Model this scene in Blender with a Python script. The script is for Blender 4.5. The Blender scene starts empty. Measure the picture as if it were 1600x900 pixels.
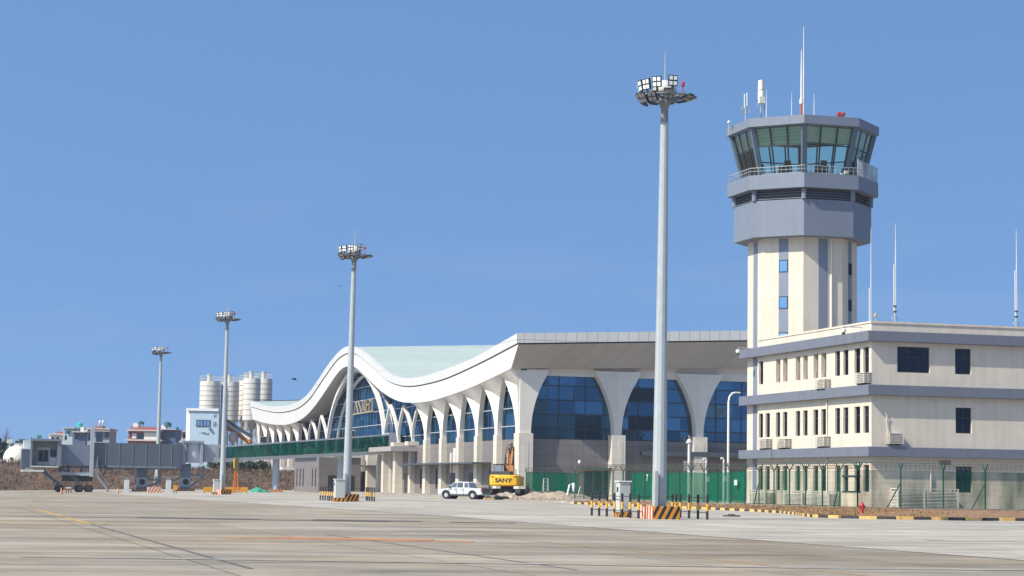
import bpy, bmesh, math, random
import numpy as np
from mathutils import Vector, Matrix
random.seed(7)
S = bpy.context.scene
COL = S.collection
R = math.radians

# ------------------------------------------------------------------ camera
# World axes: +Y runs along the apron away from the viewer, +X towards the buildings.
YAW, PITCH, ROLL, FPX = R(15.82), math.atan(308.5/3250.0), 0.0157, 3250.0
EYE = Vector((0, 0, 1.5))
_h = Vector((math.sin(YAW), math.cos(YAW), 0)); _r = Vector((math.cos(YAW), -math.sin(YAW), 0)); _z = Vector((0, 0, 1))
FWD = _h*math.cos(PITCH) + _z*math.sin(PITCH)
_u = _z*math.cos(PITCH) - _h*math.sin(PITCH)
RGT = _r*math.cos(ROLL) + _u*math.sin(ROLL)
UPV = _u*math.cos(ROLL) - _r*math.sin(ROLL)
cam = bpy.data.cameras.new('camera'); camo = bpy.data.objects.new('camera', cam); COL.objects.link(camo)
cam.sensor_width = 36; cam.lens = 36*FPX/1600; cam.clip_start = .5; cam.clip_end = 20000
m = Matrix.Identity(4)
for i in range(3):
    m[i][0], m[i][1], m[i][2], m[i][3] = RGT[i], UPV[i], -FWD[i], EYE[i]
camo.matrix_world = m
S.camera = camo
# ------------------------------------------------------------------ sky and sun
TOSUN = Vector((-1.47, -.46, 1.53)).normalized()
W = bpy.data.worlds.new('World'); S.world = W; W.use_nodes = True
wn = W.node_tree.nodes; wl = W.node_tree.links
bg = wn['Background']
sky = wn.new('ShaderNodeTexSky'); sky.sky_type = 'NISHITA'; sky.sun_disc = False
sky.sun_elevation = math.asin(TOSUN.z); sky.sun_rotation = math.atan2(TOSUN.x, TOSUN.y) % (2*math.pi)
sky.altitude = 800; sky.air_density = 1.0; sky.dust_density = 1.2; sky.ozone_density = 1.5
# the air near the ground is clear here: the sky stays evenly blue down to the horizon
gc = wn.new('ShaderNodeTexCoord'); sx_ = wn.new('ShaderNodeSeparateXYZ'); wl.new(gc.outputs['Generated'], sx_.inputs[0])
el = wn.new('ShaderNodeMath'); el.operation = 'MULTIPLY_ADD'; wl.new(sx_.outputs[2], el.inputs[0]); el.inputs[1].default_value = .9; el.inputs[2].default_value = .42
cx_ = wn.new('ShaderNodeCombineXYZ'); wl.new(sx_.outputs[0], cx_.inputs[0]); wl.new(sx_.outputs[1], cx_.inputs[1]); wl.new(el.outputs[0], cx_.inputs[2])
nv = wn.new('ShaderNodeVectorMath'); nv.operation = 'NORMALIZE'; wl.new(cx_.outputs[0], nv.inputs[0]); wl.new(nv.outputs[0], sky.inputs[0])
tint = wn.new('ShaderNodeVectorMath'); tint.operation = 'MULTIPLY'; wl.new(sky.outputs[0], tint.inputs[0]); tint.inputs[1].default_value = (.97, 1.19, 1.29)
# a few barely visible wisps of cloud low in the sky
cm = wn.new('ShaderNodeMapping'); cm.inputs['Scale'].default_value = (5, 5, 26); wl.new(gc.outputs['Generated'], cm.inputs[0])
cn = wn.new('ShaderNodeTexNoise'); cn.inputs['Scale'].default_value = 1.6; cn.inputs['Detail'].default_value = 6; wl.new(cm.outputs[0], cn.inputs['Vector'])
cr = wn.new('ShaderNodeMapRange'); cr.inputs[1].default_value = .53; cr.inputs[2].default_value = .78; cr.inputs[4].default_value = .16; wl.new(cn.outputs['Fac'], cr.inputs[0])
hz = wn.new('ShaderNodeMapRange'); hz.inputs[1].default_value = .16; hz.inputs[2].default_value = .07; wl.new(sx_.outputs[2], hz.inputs[0])
cp = wn.new('ShaderNodeMath'); cp.operation = 'MULTIPLY'; wl.new(cr.outputs[0], cp.inputs[0]); wl.new(hz.outputs[0], cp.inputs[1])
cx2 = wn.new('ShaderNodeMix'); cx2.data_type = 'RGBA'; wl.new(cp.outputs[0], cx2.inputs[0]); wl.new(tint.outputs[0], cx2.inputs[6]); cx2.inputs[7].default_value = (3.2, 3.4, 4.2, 1)
wl.new(cx2.outputs[2], bg.inputs[0]); bg.inputs[1].default_value = .14
sd = bpy.data.lights.new('sun', 'SUN'); so = bpy.data.objects.new('sun', sd); COL.objects.link(so)
sd.energy = 5.0; sd.angle = R(.5); sd.color = (1, .92, .79)
so.rotation_euler = (-TOSUN).to_track_quat('-Z', 'Y').to_euler()
vs = S.view_settings; vs.view_transform = 'Standard'; vs.look = 'None'; vs.gamma = 1; vs.use_curve_mapping = False
vs.exposure = .35

# ------------------------------------------------------------------ survey helpers: sight line of a photo pixel, cut with a plane of the place
def ray(px, py): return FWD + RGT*((px-800)/FPX) + UPV*((450-py)/FPX)
def onX(px, py, X): d = ray(px, py); return EYE + d*((X-EYE.x)/d.x)
def onY(px, py, Y): d = ray(px, py); return EYE + d*((Y-EYE.y)/d.y)
def onZ(px, py, Z): d = ray(px, py); return EYE + d*((Z-EYE.z)/d.z)
def atD(px, py, D): d = ray(px, py); return EYE + d*(D/d.dot(_h))
def clamp(v, a, b): return max(a, min(b, v))
def gz(x, y): return -.55*clamp((38-x)/23, 0, 2)*clamp((y-100)/150, 0, 1)
def interp(tab):
    xs = np.array([t[0] for t in tab]); ys = np.array([t[1] for t in tab])
    dd = np.diff(ys)/np.diff(xs); sl = np.zeros(len(xs)); sl[1:-1] = (dd[1:]+dd[:-1])/2; sl[-1] = dd[-1]
    def f(x):
        x = clamp(x, xs[0], xs[-1]); i = int(clamp(np.searchsorted(xs, x)-1, 0, len(xs)-2))
        h = xs[i+1]-xs[i]; t = (x-xs[i])/h
        return float((2*t**3-3*t*t+1)*ys[i]+(t**3-2*t*t+t)*h*sl[i]+(-2*t**3+3*t*t)*ys[i+1]+(t**3-t*t)*h*sl[i+1])
    return f

# ------------------------------------------------------------------ materials
MATS = {}
def newmat(name):
    m = bpy.data.materials.new(name); m.use_nodes = True
    nt = m.node_tree; return m, nt, nt.nodes, nt.links, nt.nodes['Principled BSDF']
def M(name, col, rough=.6, var=.12, scale=2.0, metal=0.0, bump=0.0, streak=0.0, spec=.5):
    if name in MATS: return MATS[name]
    m, nt, N, L, P = newmat(name); MATS[name] = m
    P.inputs['Roughness'].default_value = rough; P.inputs['Metallic'].default_value = metal
    P.inputs['Specular IOR Level'].default_value = spec
    tc = N.new('ShaderNodeTexCoord')
    nz = N.new('ShaderNodeTexNoise'); nz.inputs['Scale'].default_value = scale; nz.inputs['Detail'].default_value = 5
    L.new(tc.outputs['Object'], nz.inputs['Vector'])
    mr = N.new('ShaderNodeMapRange'); mr.inputs[1].default_value = .3; mr.inputs[2].default_value = .7
    mr.inputs[3].default_value = 1-var; mr.inputs[4].default_value = 1+var*.6
    L.new(nz.outputs['Fac'], mr.inputs[0])
    last = mr.outputs[0]
    if streak:
        mp = N.new('ShaderNodeMapping'); mp.inputs['Scale'].default_value = (1.6, 1.6, .09)
        L.new(tc.outputs['Object'], mp.inputs[0])
        n2 = N.new('ShaderNodeTexNoise'); n2.inputs['Scale'].default_value = 1.4; n2.inputs['Detail'].default_value = 6
        L.new(mp.outputs[0], n2.inputs['Vector'])
        m2 = N.new('ShaderNodeMapRange'); m2.inputs[1].default_value = .45; m2.inputs[2].default_value = .75
        m2.inputs[3].default_value = 1; m2.inputs[4].default_value = 1-streak
        L.new(n2.outputs['Fac'], m2.inputs[0])
        mu = N.new('ShaderNodeMath'); mu.operation = 'MULTIPLY'
        L.new(last, mu.inputs[0]); L.new(m2.outputs[0], mu.inputs[1]); last = mu.outputs[0]
    vm = N.new('ShaderNodeVectorMath'); vm.operation = 'SCALE'; vm.inputs[0].default_value = col[:3]
    L.new(last, vm.inputs['Scale']); L.new(vm.outputs[0], P.inputs['Base Color'])
    if bump:
        b = N.new('ShaderNodeBump'); b.inputs['Strength'].default_value = bump; b.inputs['Distance'].default_value = .05
        L.new(nz.outputs['Fac'], b.inputs['Height']); L.new(b.outputs[0], P.inputs['Normal'])
    return m
def PANEL(name, col, w, h, line=.6, gap=.03, rough=.5, var=.06, off=0.0, metal=0.0, streak=0.0):
    """panel-clad surface: joints run along the plan direction (x+y) and up z"""
    m = M(name, col, rough, var, .8, metal, 0, streak)
    nt = m.node_tree; N, L = nt.nodes, nt.links; P = N['Principled BSDF']
    src = P.inputs['Base Color'].links[0].from_socket
    tc = N.new('ShaderNodeTexCoord'); sx = N.new('ShaderNodeSeparateXYZ'); L.new(tc.outputs['Object'], sx.inputs[0])
    ad = N.new('ShaderNodeMath'); ad.operation = 'ADD'; L.new(sx.outputs[0], ad.inputs[0]); L.new(sx.outputs[1], ad.inputs[1])
    cb = N.new('ShaderNodeCombineXYZ'); L.new(ad.outputs[0], cb.inputs[0]); L.new(sx.outputs[2], cb.inputs[1])
    br = N.new('ShaderNodeTexBrick'); br.offset = off; br.inputs['Scale'].default_value = 1
    br.inputs['Brick Width'].default_value = w; br.inputs['Row Height'].default_value = h
    br.inputs['Mortar Size'].default_value = gap; br.inputs['Mortar Smooth'].default_value = .2
    br.inputs['Color1'].default_value = (1, 1, 1, 1); br.inputs['Color2'].default_value = (.93, .93, .93, 1)
    br.inputs['Mortar'].default_value = (line, line, line, 1)
    L.new(cb.outputs[0], br.inputs['Vector'])
    mx = N.new('ShaderNodeVectorMath'); mx.operation = 'MULTIPLY'
    L.new(src, mx.inputs[0]); L.new(br.outputs['Color'], mx.inputs[1]); L.new(mx.outputs[0], P.inputs['Base Color'])
    return m
def GLASS(name, tint, rough=.03, ior=1.5, film=None):
    """see-through tinted pane: transparent film plus mirror reflection"""
    m, nt, N, L, P = newmat(name); MATS[name] = m
    t = N.new('ShaderNodeBsdfTransparent'); t.inputs[0].default_value = (*tint, 1)
    g = N.new('ShaderNodeBsdfGlossy'); g.inputs['Roughness'].default_value = rough; g.inputs[0].default_value = (1, 1, 1, 1)
    fr = N.new('ShaderNodeFresnel'); fr.inputs[0].default_value = ior
    mx = N.new('ShaderNodeMixShader'); L.new(fr.outputs[0], mx.inputs[0]); L.new(t.outputs[0], mx.inputs[1]); L.new(g.outputs[0], mx.inputs[2])
    last = mx.outputs[0]
    if film:      # diffuse colour added to brighten the pane like sun shining through
        d = N.new('ShaderNodeBsdfDiffuse'); d.inputs[0].default_value = (*film, 1); t2 = N.new('ShaderNodeBsdfTranslucent'); t2.inputs[0].default_value = (*film, 1)
        a1 = N.new('ShaderNodeAddShader'); L.new(d.outputs[0], a1.inputs[0]); L.new(t2.outputs[0], a1.inputs[1])
        a2 = N.new('ShaderNodeAddShader'); L.new(a1.outputs[0], a2.inputs[0]); L.new(last, a2.inputs[1]); last = a2.outputs[0]
    L.new(last, N['Material Output'].inputs[0]); return m
def BLUEGLASS(name, col, dark, wav=.03, rough=.02, cell=None):
    """opaque coated curtain glass: tinted mirror over a dark interior, panes slightly out of true"""
    m, nt, N, L, P = newmat(name); MATS[name] = m
    tc = N.new('ShaderNodeTexCoord')
    nz = N.new('ShaderNodeTexNoise'); nz.inputs['Scale'].default_value = .45; nz.inputs['Detail'].default_value = 3
    L.new(tc.outputs['Object'], nz.inputs['Vector'])
    bp = N.new('ShaderNodeBump'); bp.inputs['Strength'].default_value = wav; bp.inputs['Distance'].default_value = .3
    L.new(nz.outputs['Fac'], bp.inputs['Height'])
    g = N.new('ShaderNodeBsdfGlossy'); g.inputs[0].default_value = (*col, 1); g.inputs['Roughness'].default_value = rough
    L.new(bp.outputs[0], g.inputs['Normal'])
    d = N.new('ShaderNodeBsdfDiffuse'); d.inputs[0].default_value = (*dark, 1)
    # every pane differs a little in coating, tilt and in what stands behind it
    oi = N.new('ShaderNodeObjectInfo'); rnd_ = oi.outputs['Random']
    if cell:
        sx = N.new('ShaderNodeSeparateXYZ'); L.new(tc.outputs['Object'], sx.inputs[0])
        ad0 = N.new('ShaderNodeMath'); ad0.operation = 'ADD'; L.new(sx.outputs[0], ad0.inputs[0]); L.new(sx.outputs[1], ad0.inputs[1])
        cb = N.new('ShaderNodeCombineXYZ')
        for k, (src, sz) in enumerate(((ad0.outputs[0], cell[0]), (sx.outputs[2], cell[1]))):
            dv = N.new('ShaderNodeMath'); dv.operation = 'DIVIDE'; L.new(src, dv.inputs[0]); dv.inputs[1].default_value = sz
            fl = N.new('ShaderNodeMath'); fl.operation = 'FLOOR'; L.new(dv.outputs[0], fl.inputs[0]); L.new(fl.outputs[0], cb.inputs[k])
        wn_ = N.new('ShaderNodeTexWhiteNoise'); L.new(cb.outputs[0], wn_.inputs[0]); rnd_ = wn_.outputs['Value']
        ge = N.new('ShaderNodeNewGeometry'); sb = N.new('ShaderNodeVectorMath'); sb.operation = 'SUBTRACT'; L.new(wn_.outputs['Color'], sb.inputs[0]); sb.inputs[1].default_value = (.5, .5, .5)
        sc = N.new('ShaderNodeVectorMath'); sc.operation = 'SCALE'; L.new(sb.outputs[0], sc.inputs[0]); sc.inputs['Scale'].default_value = .05
        av = N.new('ShaderNodeVectorMath'); av.operation = 'ADD'; L.new(sc.outputs[0], av.inputs[0]); L.new(bp.outputs[0], av.inputs[1])
        nn = N.new('ShaderNodeVectorMath'); nn.operation = 'NORMALIZE'; L.new(av.outputs[0], nn.inputs[0]); L.new(nn.outputs[0], g.inputs['Normal'])
    for nd, lo_, hi_, c_ in ((g, .6, 1.35, col), (d, .3, 1.9, dark)):
        r_ = N.new('ShaderNodeMapRange'); r_.inputs[3].default_value = lo_; r_.inputs[4].default_value = hi_; L.new(rnd_, r_.inputs[0])
        vs_ = N.new('ShaderNodeVectorMath'); vs_.operation = 'SCALE'; vs_.inputs[0].default_value = c_; L.new(r_.outputs[0], vs_.inputs['Scale']); L.new(vs_.outputs[0], nd.inputs[0])
    ad = N.new('ShaderNodeAddShader'); L.new(g.outputs[0], ad.inputs[0]); L.new(d.outputs[0], ad.inputs[1])
    L.new(ad.outputs[0], N['Material Output'].inputs[0]); return m
def NET(name, col, open_=.3):
    m, nt, N, L, P = newmat(name); MATS[name] = m
    tc = N.new('ShaderNodeTexCoord'); mp = N.new('ShaderNodeMapping'); mp.inputs['Scale'].default_value = (.5, .5, .12)
    L.new(tc.outputs['Object'], mp.inputs[0])
    nz = N.new('ShaderNodeTexNoise'); nz.inputs['Scale'].default_value = 1.2; nz.inputs['Detail'].default_value = 4
    L.new(mp.outputs[0], nz.inputs['Vector'])
    mr = N.new('ShaderNodeMapRange'); mr.inputs[1].default_value = .35; mr.inputs[2].default_value = .65
    mr.inputs[3].default_value = open_*.4; mr.inputs[4].default_value = open_*1.5
    L.new(nz.outputs['Fac'], mr.inputs[0])
    d = N.new('ShaderNodeBsdfDiffuse'); d.inputs[0].default_value = (*col, 1)
    t2 = N.new('ShaderNodeBsdfTranslucent'); t2.inputs[0].default_value = (*col, 1)
    mm = N.new('ShaderNodeMixShader'); mm.inputs[0].default_value = .35
    L.new(d.outputs[0], mm.inputs[1]); L.new(t2.outputs[0], mm.inputs[2])
    t = N.new('ShaderNodeBsdfTransparent'); mx = N.new('ShaderNodeMixShader')
    L.new(mr.outputs[0], mx.inputs[0]); L.new(mm.outputs[0], mx.inputs[1]); L.new(t.outputs[0], mx.inputs[2])
    L.new(mx.outputs[0], N['Material Output'].inputs[0]); return m
def STRIPES(name, c1, c2, period, ang=45, duty=.5, axis='xz'):
    """painted hazard stripes"""
    m, nt, N, L, P = newmat(name); MATS[name] = m; P.inputs['Roughness'].default_value = .6
    tc = N.new('ShaderNodeTexCoord'); sx = N.new('ShaderNodeSeparateXYZ'); L.new(tc.outputs['Object'], sx.inputs[0])
    def math_(op, a, b=None):
        n = N.new('ShaderNodeMath'); n.operation = op
        for i, v in enumerate((a, b)):
            if v is None: continue
            if isinstance(v, (int, float)): n.inputs[i].default_value = v
            else: L.new(v, n.inputs[i])
        return n.outputs[0]
    a = math_('ADD', sx.outputs[0], sx.outputs[1])
    b = math_('MULTIPLY', sx.outputs[2], -1/math.tan(R(ang)) if ang < 90 else 0)
    s = math_('ADD', a, b); s = math_('DIVIDE', s, period); s = math_('FRACT', s); s = math_('GREATER_THAN', s, duty)
    nz = N.new('ShaderNodeTexNoise'); nz.inputs['Scale'].default_value = 6; nz.inputs['Detail'].default_value = 4
    L.new(tc.outputs['Object'], nz.inputs['Vector'])
    mix = N.new('ShaderNodeMix'); mix.data_type = 'RGBA'; L.new(s, mix.inputs[0])
    mix.inputs[6].default_value = (*c1, 1); mix.inputs[7].default_value = (*c2, 1)
    k = math_('MULTIPLY', nz.outputs['Fac'], .5); k = math_('ADD', k, .7)
    vm = N.new('ShaderNodeVectorMath'); vm.operation = 'SCALE'; L.new(mix.outputs[2], vm.inputs[0]); L.new(k, vm.inputs['Scale'])
    L.new(vm.outputs[0], P.inputs['Base Color']); return m
def CONCRETE(name, col, slab, dark=.55, seed=0.0, tint=(1, .9, .75)):
    m, nt, N, L, P = newmat(name); MATS[name] = m; P.inputs['Roughness'].default_value = .85
    P.inputs['Specular IOR Level'].default_value = .25
    tc = N.new('ShaderNodeTexCoord'); mp = N.new('ShaderNodeMapping'); mp.inputs['Location'].default_value = (seed, seed*.7, 0)
    L.new(tc.outputs['Object'], mp.inputs[0])
    def noise(sc, det=6, dist=0., stretch=None):
        n = N.new('ShaderNodeTexNoise'); n.inputs['Scale'].default_value = sc; n.inputs['Detail'].default_value = det
        n.inputs['Roughness'].default_value = .62; n.inputs['Distortion'].default_value = dist
        v = mp.outputs[0]
        if stretch:
            q = N.new('ShaderNodeMapping'); q.inputs['Scale'].default_value = stretch; q.inputs['Rotation'].default_value = (0, 0, R(4))
            L.new(v, q.inputs[0]); v = q.outputs[0]
        L.new(v, n.inputs['Vector']); return n.outputs['Fac']
    def rng(s, a, b, c, d):
        r = N.new('ShaderNodeMapRange'); r.inputs[1].default_value = a; r.inputs[2].default_value = b
        r.inputs[3].default_value = c; r.inputs[4].default_value = d; L.new(s, r.inputs[0]); return r.outputs[0]
    def mul(a, b):
        n = N.new('ShaderNodeMath'); n.operation = 'MULTIPLY'; L.new(a, n.inputs[0]); L.new(b, n.inputs[1]); return n.outputs[0]
    v = rng(noise(.07, 5, .6), .35, .7, 1.08, .78)
    v = mul(v, rng(noise(.5, 7, .3), .35, .7, 1.08, .82))
    v = mul(v, rng(noise(.35, 6, .5, (.22, 1.0, 1)), .46, .70, 1.05, dark))
    v = mul(v, rng(noise(.8, 5, .8, (.10, .55, 1)), .42, .68, 1.08, .80))
    v = mul(v, rng(noise(1.7, 4, .3, (.16, .7, 1)), .35, .7, 1.07, .86))
    v = mul(v, rng(noise(.16, 6, 1.0, (1.0, .12, 1)), .56, .75, 1.0, .72))
    v = mul(v, rng(noise(9, 4), .3, .7, .9, 1.08))
    br = N.new('ShaderNodeTexBrick'); br.offset = 0; br.inputs['Scale'].default_value = 1
    br.inputs['Brick Width'].default_value = slab; br.inputs['Row Height'].default_value = slab
    br.inputs['Mortar Size'].default_value = .035; br.inputs['Mortar Smooth'].default_value = .4
    br.inputs['Color1'].default_value = (1, 1, 1, 1); br.inputs['Color2'].default_value = (.88, .88, .87, 1)
    br.inputs['Mortar'].default_value = (.5, .48, .45, 1); L.new(mp.outputs[0], br.inputs['Vector'])
    tn = N.new('ShaderNodeMix'); tn.data_type = 'RGBA'
    L.new(rng(noise(.11, 4, .4), .45, .7, 0, 1), tn.inputs[0])
    tn.inputs[6].default_value = (*col, 1); tn.inputs[7].default_value = (col[0]*tint[0], col[1]*tint[1], col[2]*tint[2], 1)
    vm = N.new('ShaderNodeVectorMath'); vm.operation = 'SCALE'; L.new(tn.outputs[2], vm.inputs[0]); L.new(v, vm.inputs['Scale'])
    m2 = N.new('ShaderNodeVectorMath'); m2.operation = 'MULTIPLY'; L.new(vm.outputs[0], m2.inputs[0]); L.new(br.outputs['Color'], m2.inputs[1])
    L.new(m2.outputs[0], P.inputs['Base Color'])
    bp = N.new('ShaderNodeBump'); bp.inputs['Strength'].default_value = .15; bp.inputs['Distance'].default_value = .02
    L.new(noise(6, 5), bp.inputs['Height']); L.new(bp.outputs[0], P.inputs['Normal'])
    return m

cream = M('cream_paint', (.64, .57, .465), .7, .06, .7, streak=.13)
creamwhite = M('white_stone', (.68, .64, .57), .6, .05, .9, streak=.04)
bandgrey = M('grey_blue_paint', (.15, .165, .205), .6, .06, .8, streak=.10)
towergrey = M('tower_grey_paint', (.17, .20, .255), .6, .05, .8, streak=.08)
white = M('white_paint', (.68, .67, .64), .5, .05, 1.0)
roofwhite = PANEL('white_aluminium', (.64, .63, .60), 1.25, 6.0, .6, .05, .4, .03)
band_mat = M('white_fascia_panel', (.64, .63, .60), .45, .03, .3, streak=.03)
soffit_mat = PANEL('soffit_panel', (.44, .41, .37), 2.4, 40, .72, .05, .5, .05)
roofgreen = PANEL('pale_green_roofing', (.43, .50, .45), 60, 1.1, .85, .04, .45, .08)
granite = PANEL('grey_granite_cladding', (.20, .18, .17), 1.5, 1.25, .55, .025, .45, .08)
stone = PANEL('cream_stone_cladding', (.66, .60, .50), 6, 1.55, .72, .02, .5, .05)
tile = PANEL('cream_tile', (.60, .52, .40), 1.2, .42, .78, .02, .6, .05, .5)
dark = M('dark_metal', (.03, .035, .04), .5, .1)
black = M('black_rubber', (.015, .015, .016), .7, .1)
frame_dark = M('dark_window_frame', (.025, .03, .04), .4, .05)
galv = M('galvanised_steel', (.42, .45, .45), .45, .08, 3, .2, streak=.08)
steel = M('steel', (.38, .40, .42), .4, .1, 3, .4)
bridge_grey = M('bridge_grey_paint', (.085, .108, .132), .5, .08, .8, streak=.12)
bridge_light = M('bridge_light_grey', (.30, .335, .37), .5, .08, .8, streak=.1)
bridge_dark = M('bridge_dark_blue', (.07, .09, .13), .6, .1)
post_blue = M('blue_grey_steel', (.10, .145, .21), .5, .1, 2)
winglass = BLUEGLASS('dark_window_glass', (.035, .043, .055), (.005, .007, .011), .02)
blueglass = BLUEGLASS('blue_curtain_glass', (.065, .125, .19), (.003, .018, .032), .06, cell=(3.25, 1.65))
cabglass = GLASS('green_cab_glass', (.78, .94, .86))
walkglass = GLASS('dark_green_walkway_glass', (.22, .62, .55), film=(.0, .022, .020))
carglass = BLUEGLASS('car_glass', (.08, .09, .10), (.012, .013, .014), .0)
green_net = NET('green_netting', (.0, .20, .10), .26)
fine_mesh = NET('fine_green_mesh', (.0, .10, .055), .80)
green_paint = M('green_fence_paint', (.012, .10, .06), .5, .15)
razor = M('rusty_razor_wire', (.16, .10, .08), .7, .3, 6)
yellow = M('yellow_paint', (.78, .42, .04), .5, .15, 6)
blackp = M('black_paint', (.02, .02, .022), .6, .2, 6)
orange = M('orange_paint', (.62, .20, .04), .6, .15, 5)
red = M('red_paint', (.42, .03, .03), .4, .15, 5)
exc_yellow = M('machine_yellow', (.80, .46, .02), .4, .08, 3)
hazard = STRIPES('hazard_stripes', (.02, .02, .02), (.66, .27, .03), .36, 62, .48)
redwhite = STRIPES('red_white_stripes', (.70, .62, .52), (.50, .09, .02), .38, 90, .42)

# ------------------------------------------------------------------ object helpers
class MB:
    def __init__(s): s.v = []; s.f = []; s.mi = []; s.cur = 0
    def quad(s, *p):
        b = len(s.v); s.v += [tuple(q) for q in p]; s.f.append(tuple(range(b, b+len(p)))); s.mi.append(s.cur)
    def raw(s, vs, fs):
        b = len(s.v); s.v += [tuple(q) for q in vs]
        for f in fs: s.f.append(tuple(i+b for i in f)); s.mi.append(s.cur)
    def bx(s, x0, x1, y0, y1, z0, z1):
        if x0 > x1: x0, x1 = x1, x0
        if y0 > y1: y0, y1 = y1, y0
        if z0 > z1: z0, z1 = z1, z0
        s.raw([(x0,y0,z0),(x1,y0,z0),(x1,y1,z0),(x0,y1,z0),(x0,y0,z1),(x1,y0,z1),(x1,y1,z1),(x0,y1,z1)],
              [(0,3,2,1),(4,5,6,7),(0,1,5,4),(1,2,6,5),(2,3,7,6),(3,0,4,7)]); return s
    def box(s, c, size, rz=0.0):
        cx, cy, cz = c; a, b, h = size[0]/2, size[1]/2, size[2]/2; co, si = math.cos(rz), math.sin(rz)
        vs = []
        for dz in (-h, h):
            for dx, dy in ((-a,-b),(a,-b),(a,b),(-a,b)): vs.append((cx+dx*co-dy*si, cy+dx*si+dy*co, cz+dz))
        s.raw(vs, [(0,3,2,1),(4,5,6,7),(0,1,5,4),(1,2,6,5),(2,3,7,6),(3,0,4,7)]); return s
    def prism(s, pts, vec):
        n = len(pts); P = [Vector(p) for p in pts]; v = Vector(vec)
        nrm = Vector((0,0,0))
        for i in range(n): nrm += P[i].cross(P[(i+1) % n])
        if nrm.dot(v) > 0: P = P[::-1]
        s.raw(P+[p+v for p in P], [tuple(range(n)), tuple(range(2*n-1, n-1, -1))] + [(i, i+n, (i+1) % n+n, (i+1) % n) for i in range(n)]); return s
    def cyl(s, p0, p1, r0, r1=None, n=12, caps=True):
        r1 = r0 if r1 is None else r1; p0, p1 = Vector(p0), Vector(p1); d = (p1-p0).normalized()
        a = d.orthogonal().normalized(); b = d.cross(a)
        vs = [p0+(a*math.cos(2*math.pi*i/n)+b*math.sin(2*math.pi*i/n))*r0 for i in range(n)]
        vs += [p1+(a*math.cos(2*math.pi*i/n)+b*math.sin(2*math.pi*i/n))*r1 for i in range(n)]
        fs = [(i, (i+1) % n, (i+1) % n+n, i+n) for i in range(n)]
        if caps: fs += [tuple(range(n-1, -1, -1)), tuple(range(n, 2*n))]
        s.raw(vs, fs); return s
    def tube(s, pts, r, n=6):
        pts = [Vector(p) for p in pts]; k = len(pts); vs = []; ref = None
        for i, p in enumerate(pts):
            d = (pts[min(i+1, k-1)]-pts[max(i-1, 0)]).normalized()
            if ref is None: ref = d.orthogonal().normalized()
            a = (ref-d*ref.dot(d)).normalized(); ref = a; b = d.cross(a)
            rr = r[i] if isinstance(r, (list, tuple)) else r
            vs += [p+(a*math.cos(2*math.pi*j/n)+b*math.sin(2*math.pi*j/n))*rr for j in range(n)]
        fs = [(i*n+j, i*n+(j+1) % n, (i+1)*n+(j+1) % n, (i+1)*n+j) for i in range(k-1) for j in range(n)]
        fs += [tuple(range(n-1, -1, -1)), tuple(range((k-1)*n, k*n))]
        s.raw(vs, fs); return s
    def bar(s, p0, p1, w, h):
        """rectangular bar: w across, h in the up-ish direction"""
        p0, p1 = Vector(p0), Vector(p1); d = (p1-p0).normalized()
        up = Vector((0,0,1)) if abs(d.z) < .95 else Vector((0,1,0))
        a = d.cross(up).normalized()*(w/2); b = a.cross(d).normalized()*(h/2)
        vs = [q+x for q in (p0, p1) for x in (-a-b, a-b, a+b, -a+b)]
        s.raw(vs, [(0,3,2,1),(4,5,6,7),(0,1,5,4),(1,2,6,5),(2,3,7,6),(3,0,4,7)]); return s
    def lathe(s, c, prof, n=16):
        c = Vector(c); vs = []; k = len(prof)
        for r, z in prof: vs += [c+Vector((r*math.cos(2*math.pi*j/n), r*math.sin(2*math.pi*j/n), z)) for j in range(n)]
        fs = [(i*n+j, i*n+(j+1) % n, (i+1)*n+(j+1) % n, (i+1)*n+j) for i in range(k-1) for j in range(n)]
        fs += [tuple(range(n-1, -1, -1)), tuple(range((k-1)*n, k*n))]
        s.raw(vs, fs); return s
    def grid(s, nu, nv, fn):
        vs = [fn(i/nu, j/nv) for i in range(nu+1) for j in range(nv+1)]
        fs = [(i*(nv+1)+j, (i+1)*(nv+1)+j, (i+1)*(nv+1)+j+1, i*(nv+1)+j+1) for i in range(nu) for j in range(nv)]
        s.raw(vs, fs); return s
    def build(s, name, mat, parent=None, smooth=False, world=True, bevel=0.0, fix=True):
        me = bpy.data.meshes.new(name)
        vs = s.v
        if parent is not None and world:
            inv = WM(parent).inverted(); vs = [inv @ Vector(p) for p in vs]
        me.from_pydata([tuple(p) for p in vs], [], s.f)
        for mm in (mat if isinstance(mat, (list, tuple)) else [mat]): me.materials.append(mm)
        if isinstance(mat, (list, tuple)):
            me.polygons.foreach_set('material_index', s.mi)
        if fix:
            b = bmesh.new(); b.from_mesh(me); bmesh.ops.recalc_face_normals(b, faces=b.faces); b.to_mesh(me); b.free()
        if smooth:
            me.polygons.foreach_set('use_smooth', [True]*len(me.polygons))
        me.update()
        o = bpy.data.objects.new(name, me); COL.objects.link(o)
        if smooth:
            try: me.set_sharp_from_angle(angle=R(40))
            except Exception: pass
        if bevel:
            bm = o.modifiers.new('bevel', 'BEVEL'); bm.width = bevel; bm.segments = 2; bm.limit_method = 'ANGLE'
        if parent is not None: o.parent = parent
        return o
def WM(o):
    mm = o.matrix_basis.copy()
    while o.parent: o = o.parent; mm = o.matrix_basis @ mm
    return mm
def thing(name, label, cat, loc=(0,0,0), rz=0.0, group=None):
    o = bpy.data.objects.new(name, None); COL.objects.link(o); o.location = loc; o.rotation_euler = (0, 0, rz)
    o.empty_display_size = .3; return tag(o, label, cat, group)
def tag(o, label, cat, group=None):
    o['label'] = label; o['category'] = cat
    if group: o['group'] = group
    return o
def struct(o): o['kind'] = 'structure'; return o
def stuff(o): o['kind'] = 'stuff'; return o
def kids(o): return [c for c in bpy.data.objects if c.parent == o]
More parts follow.
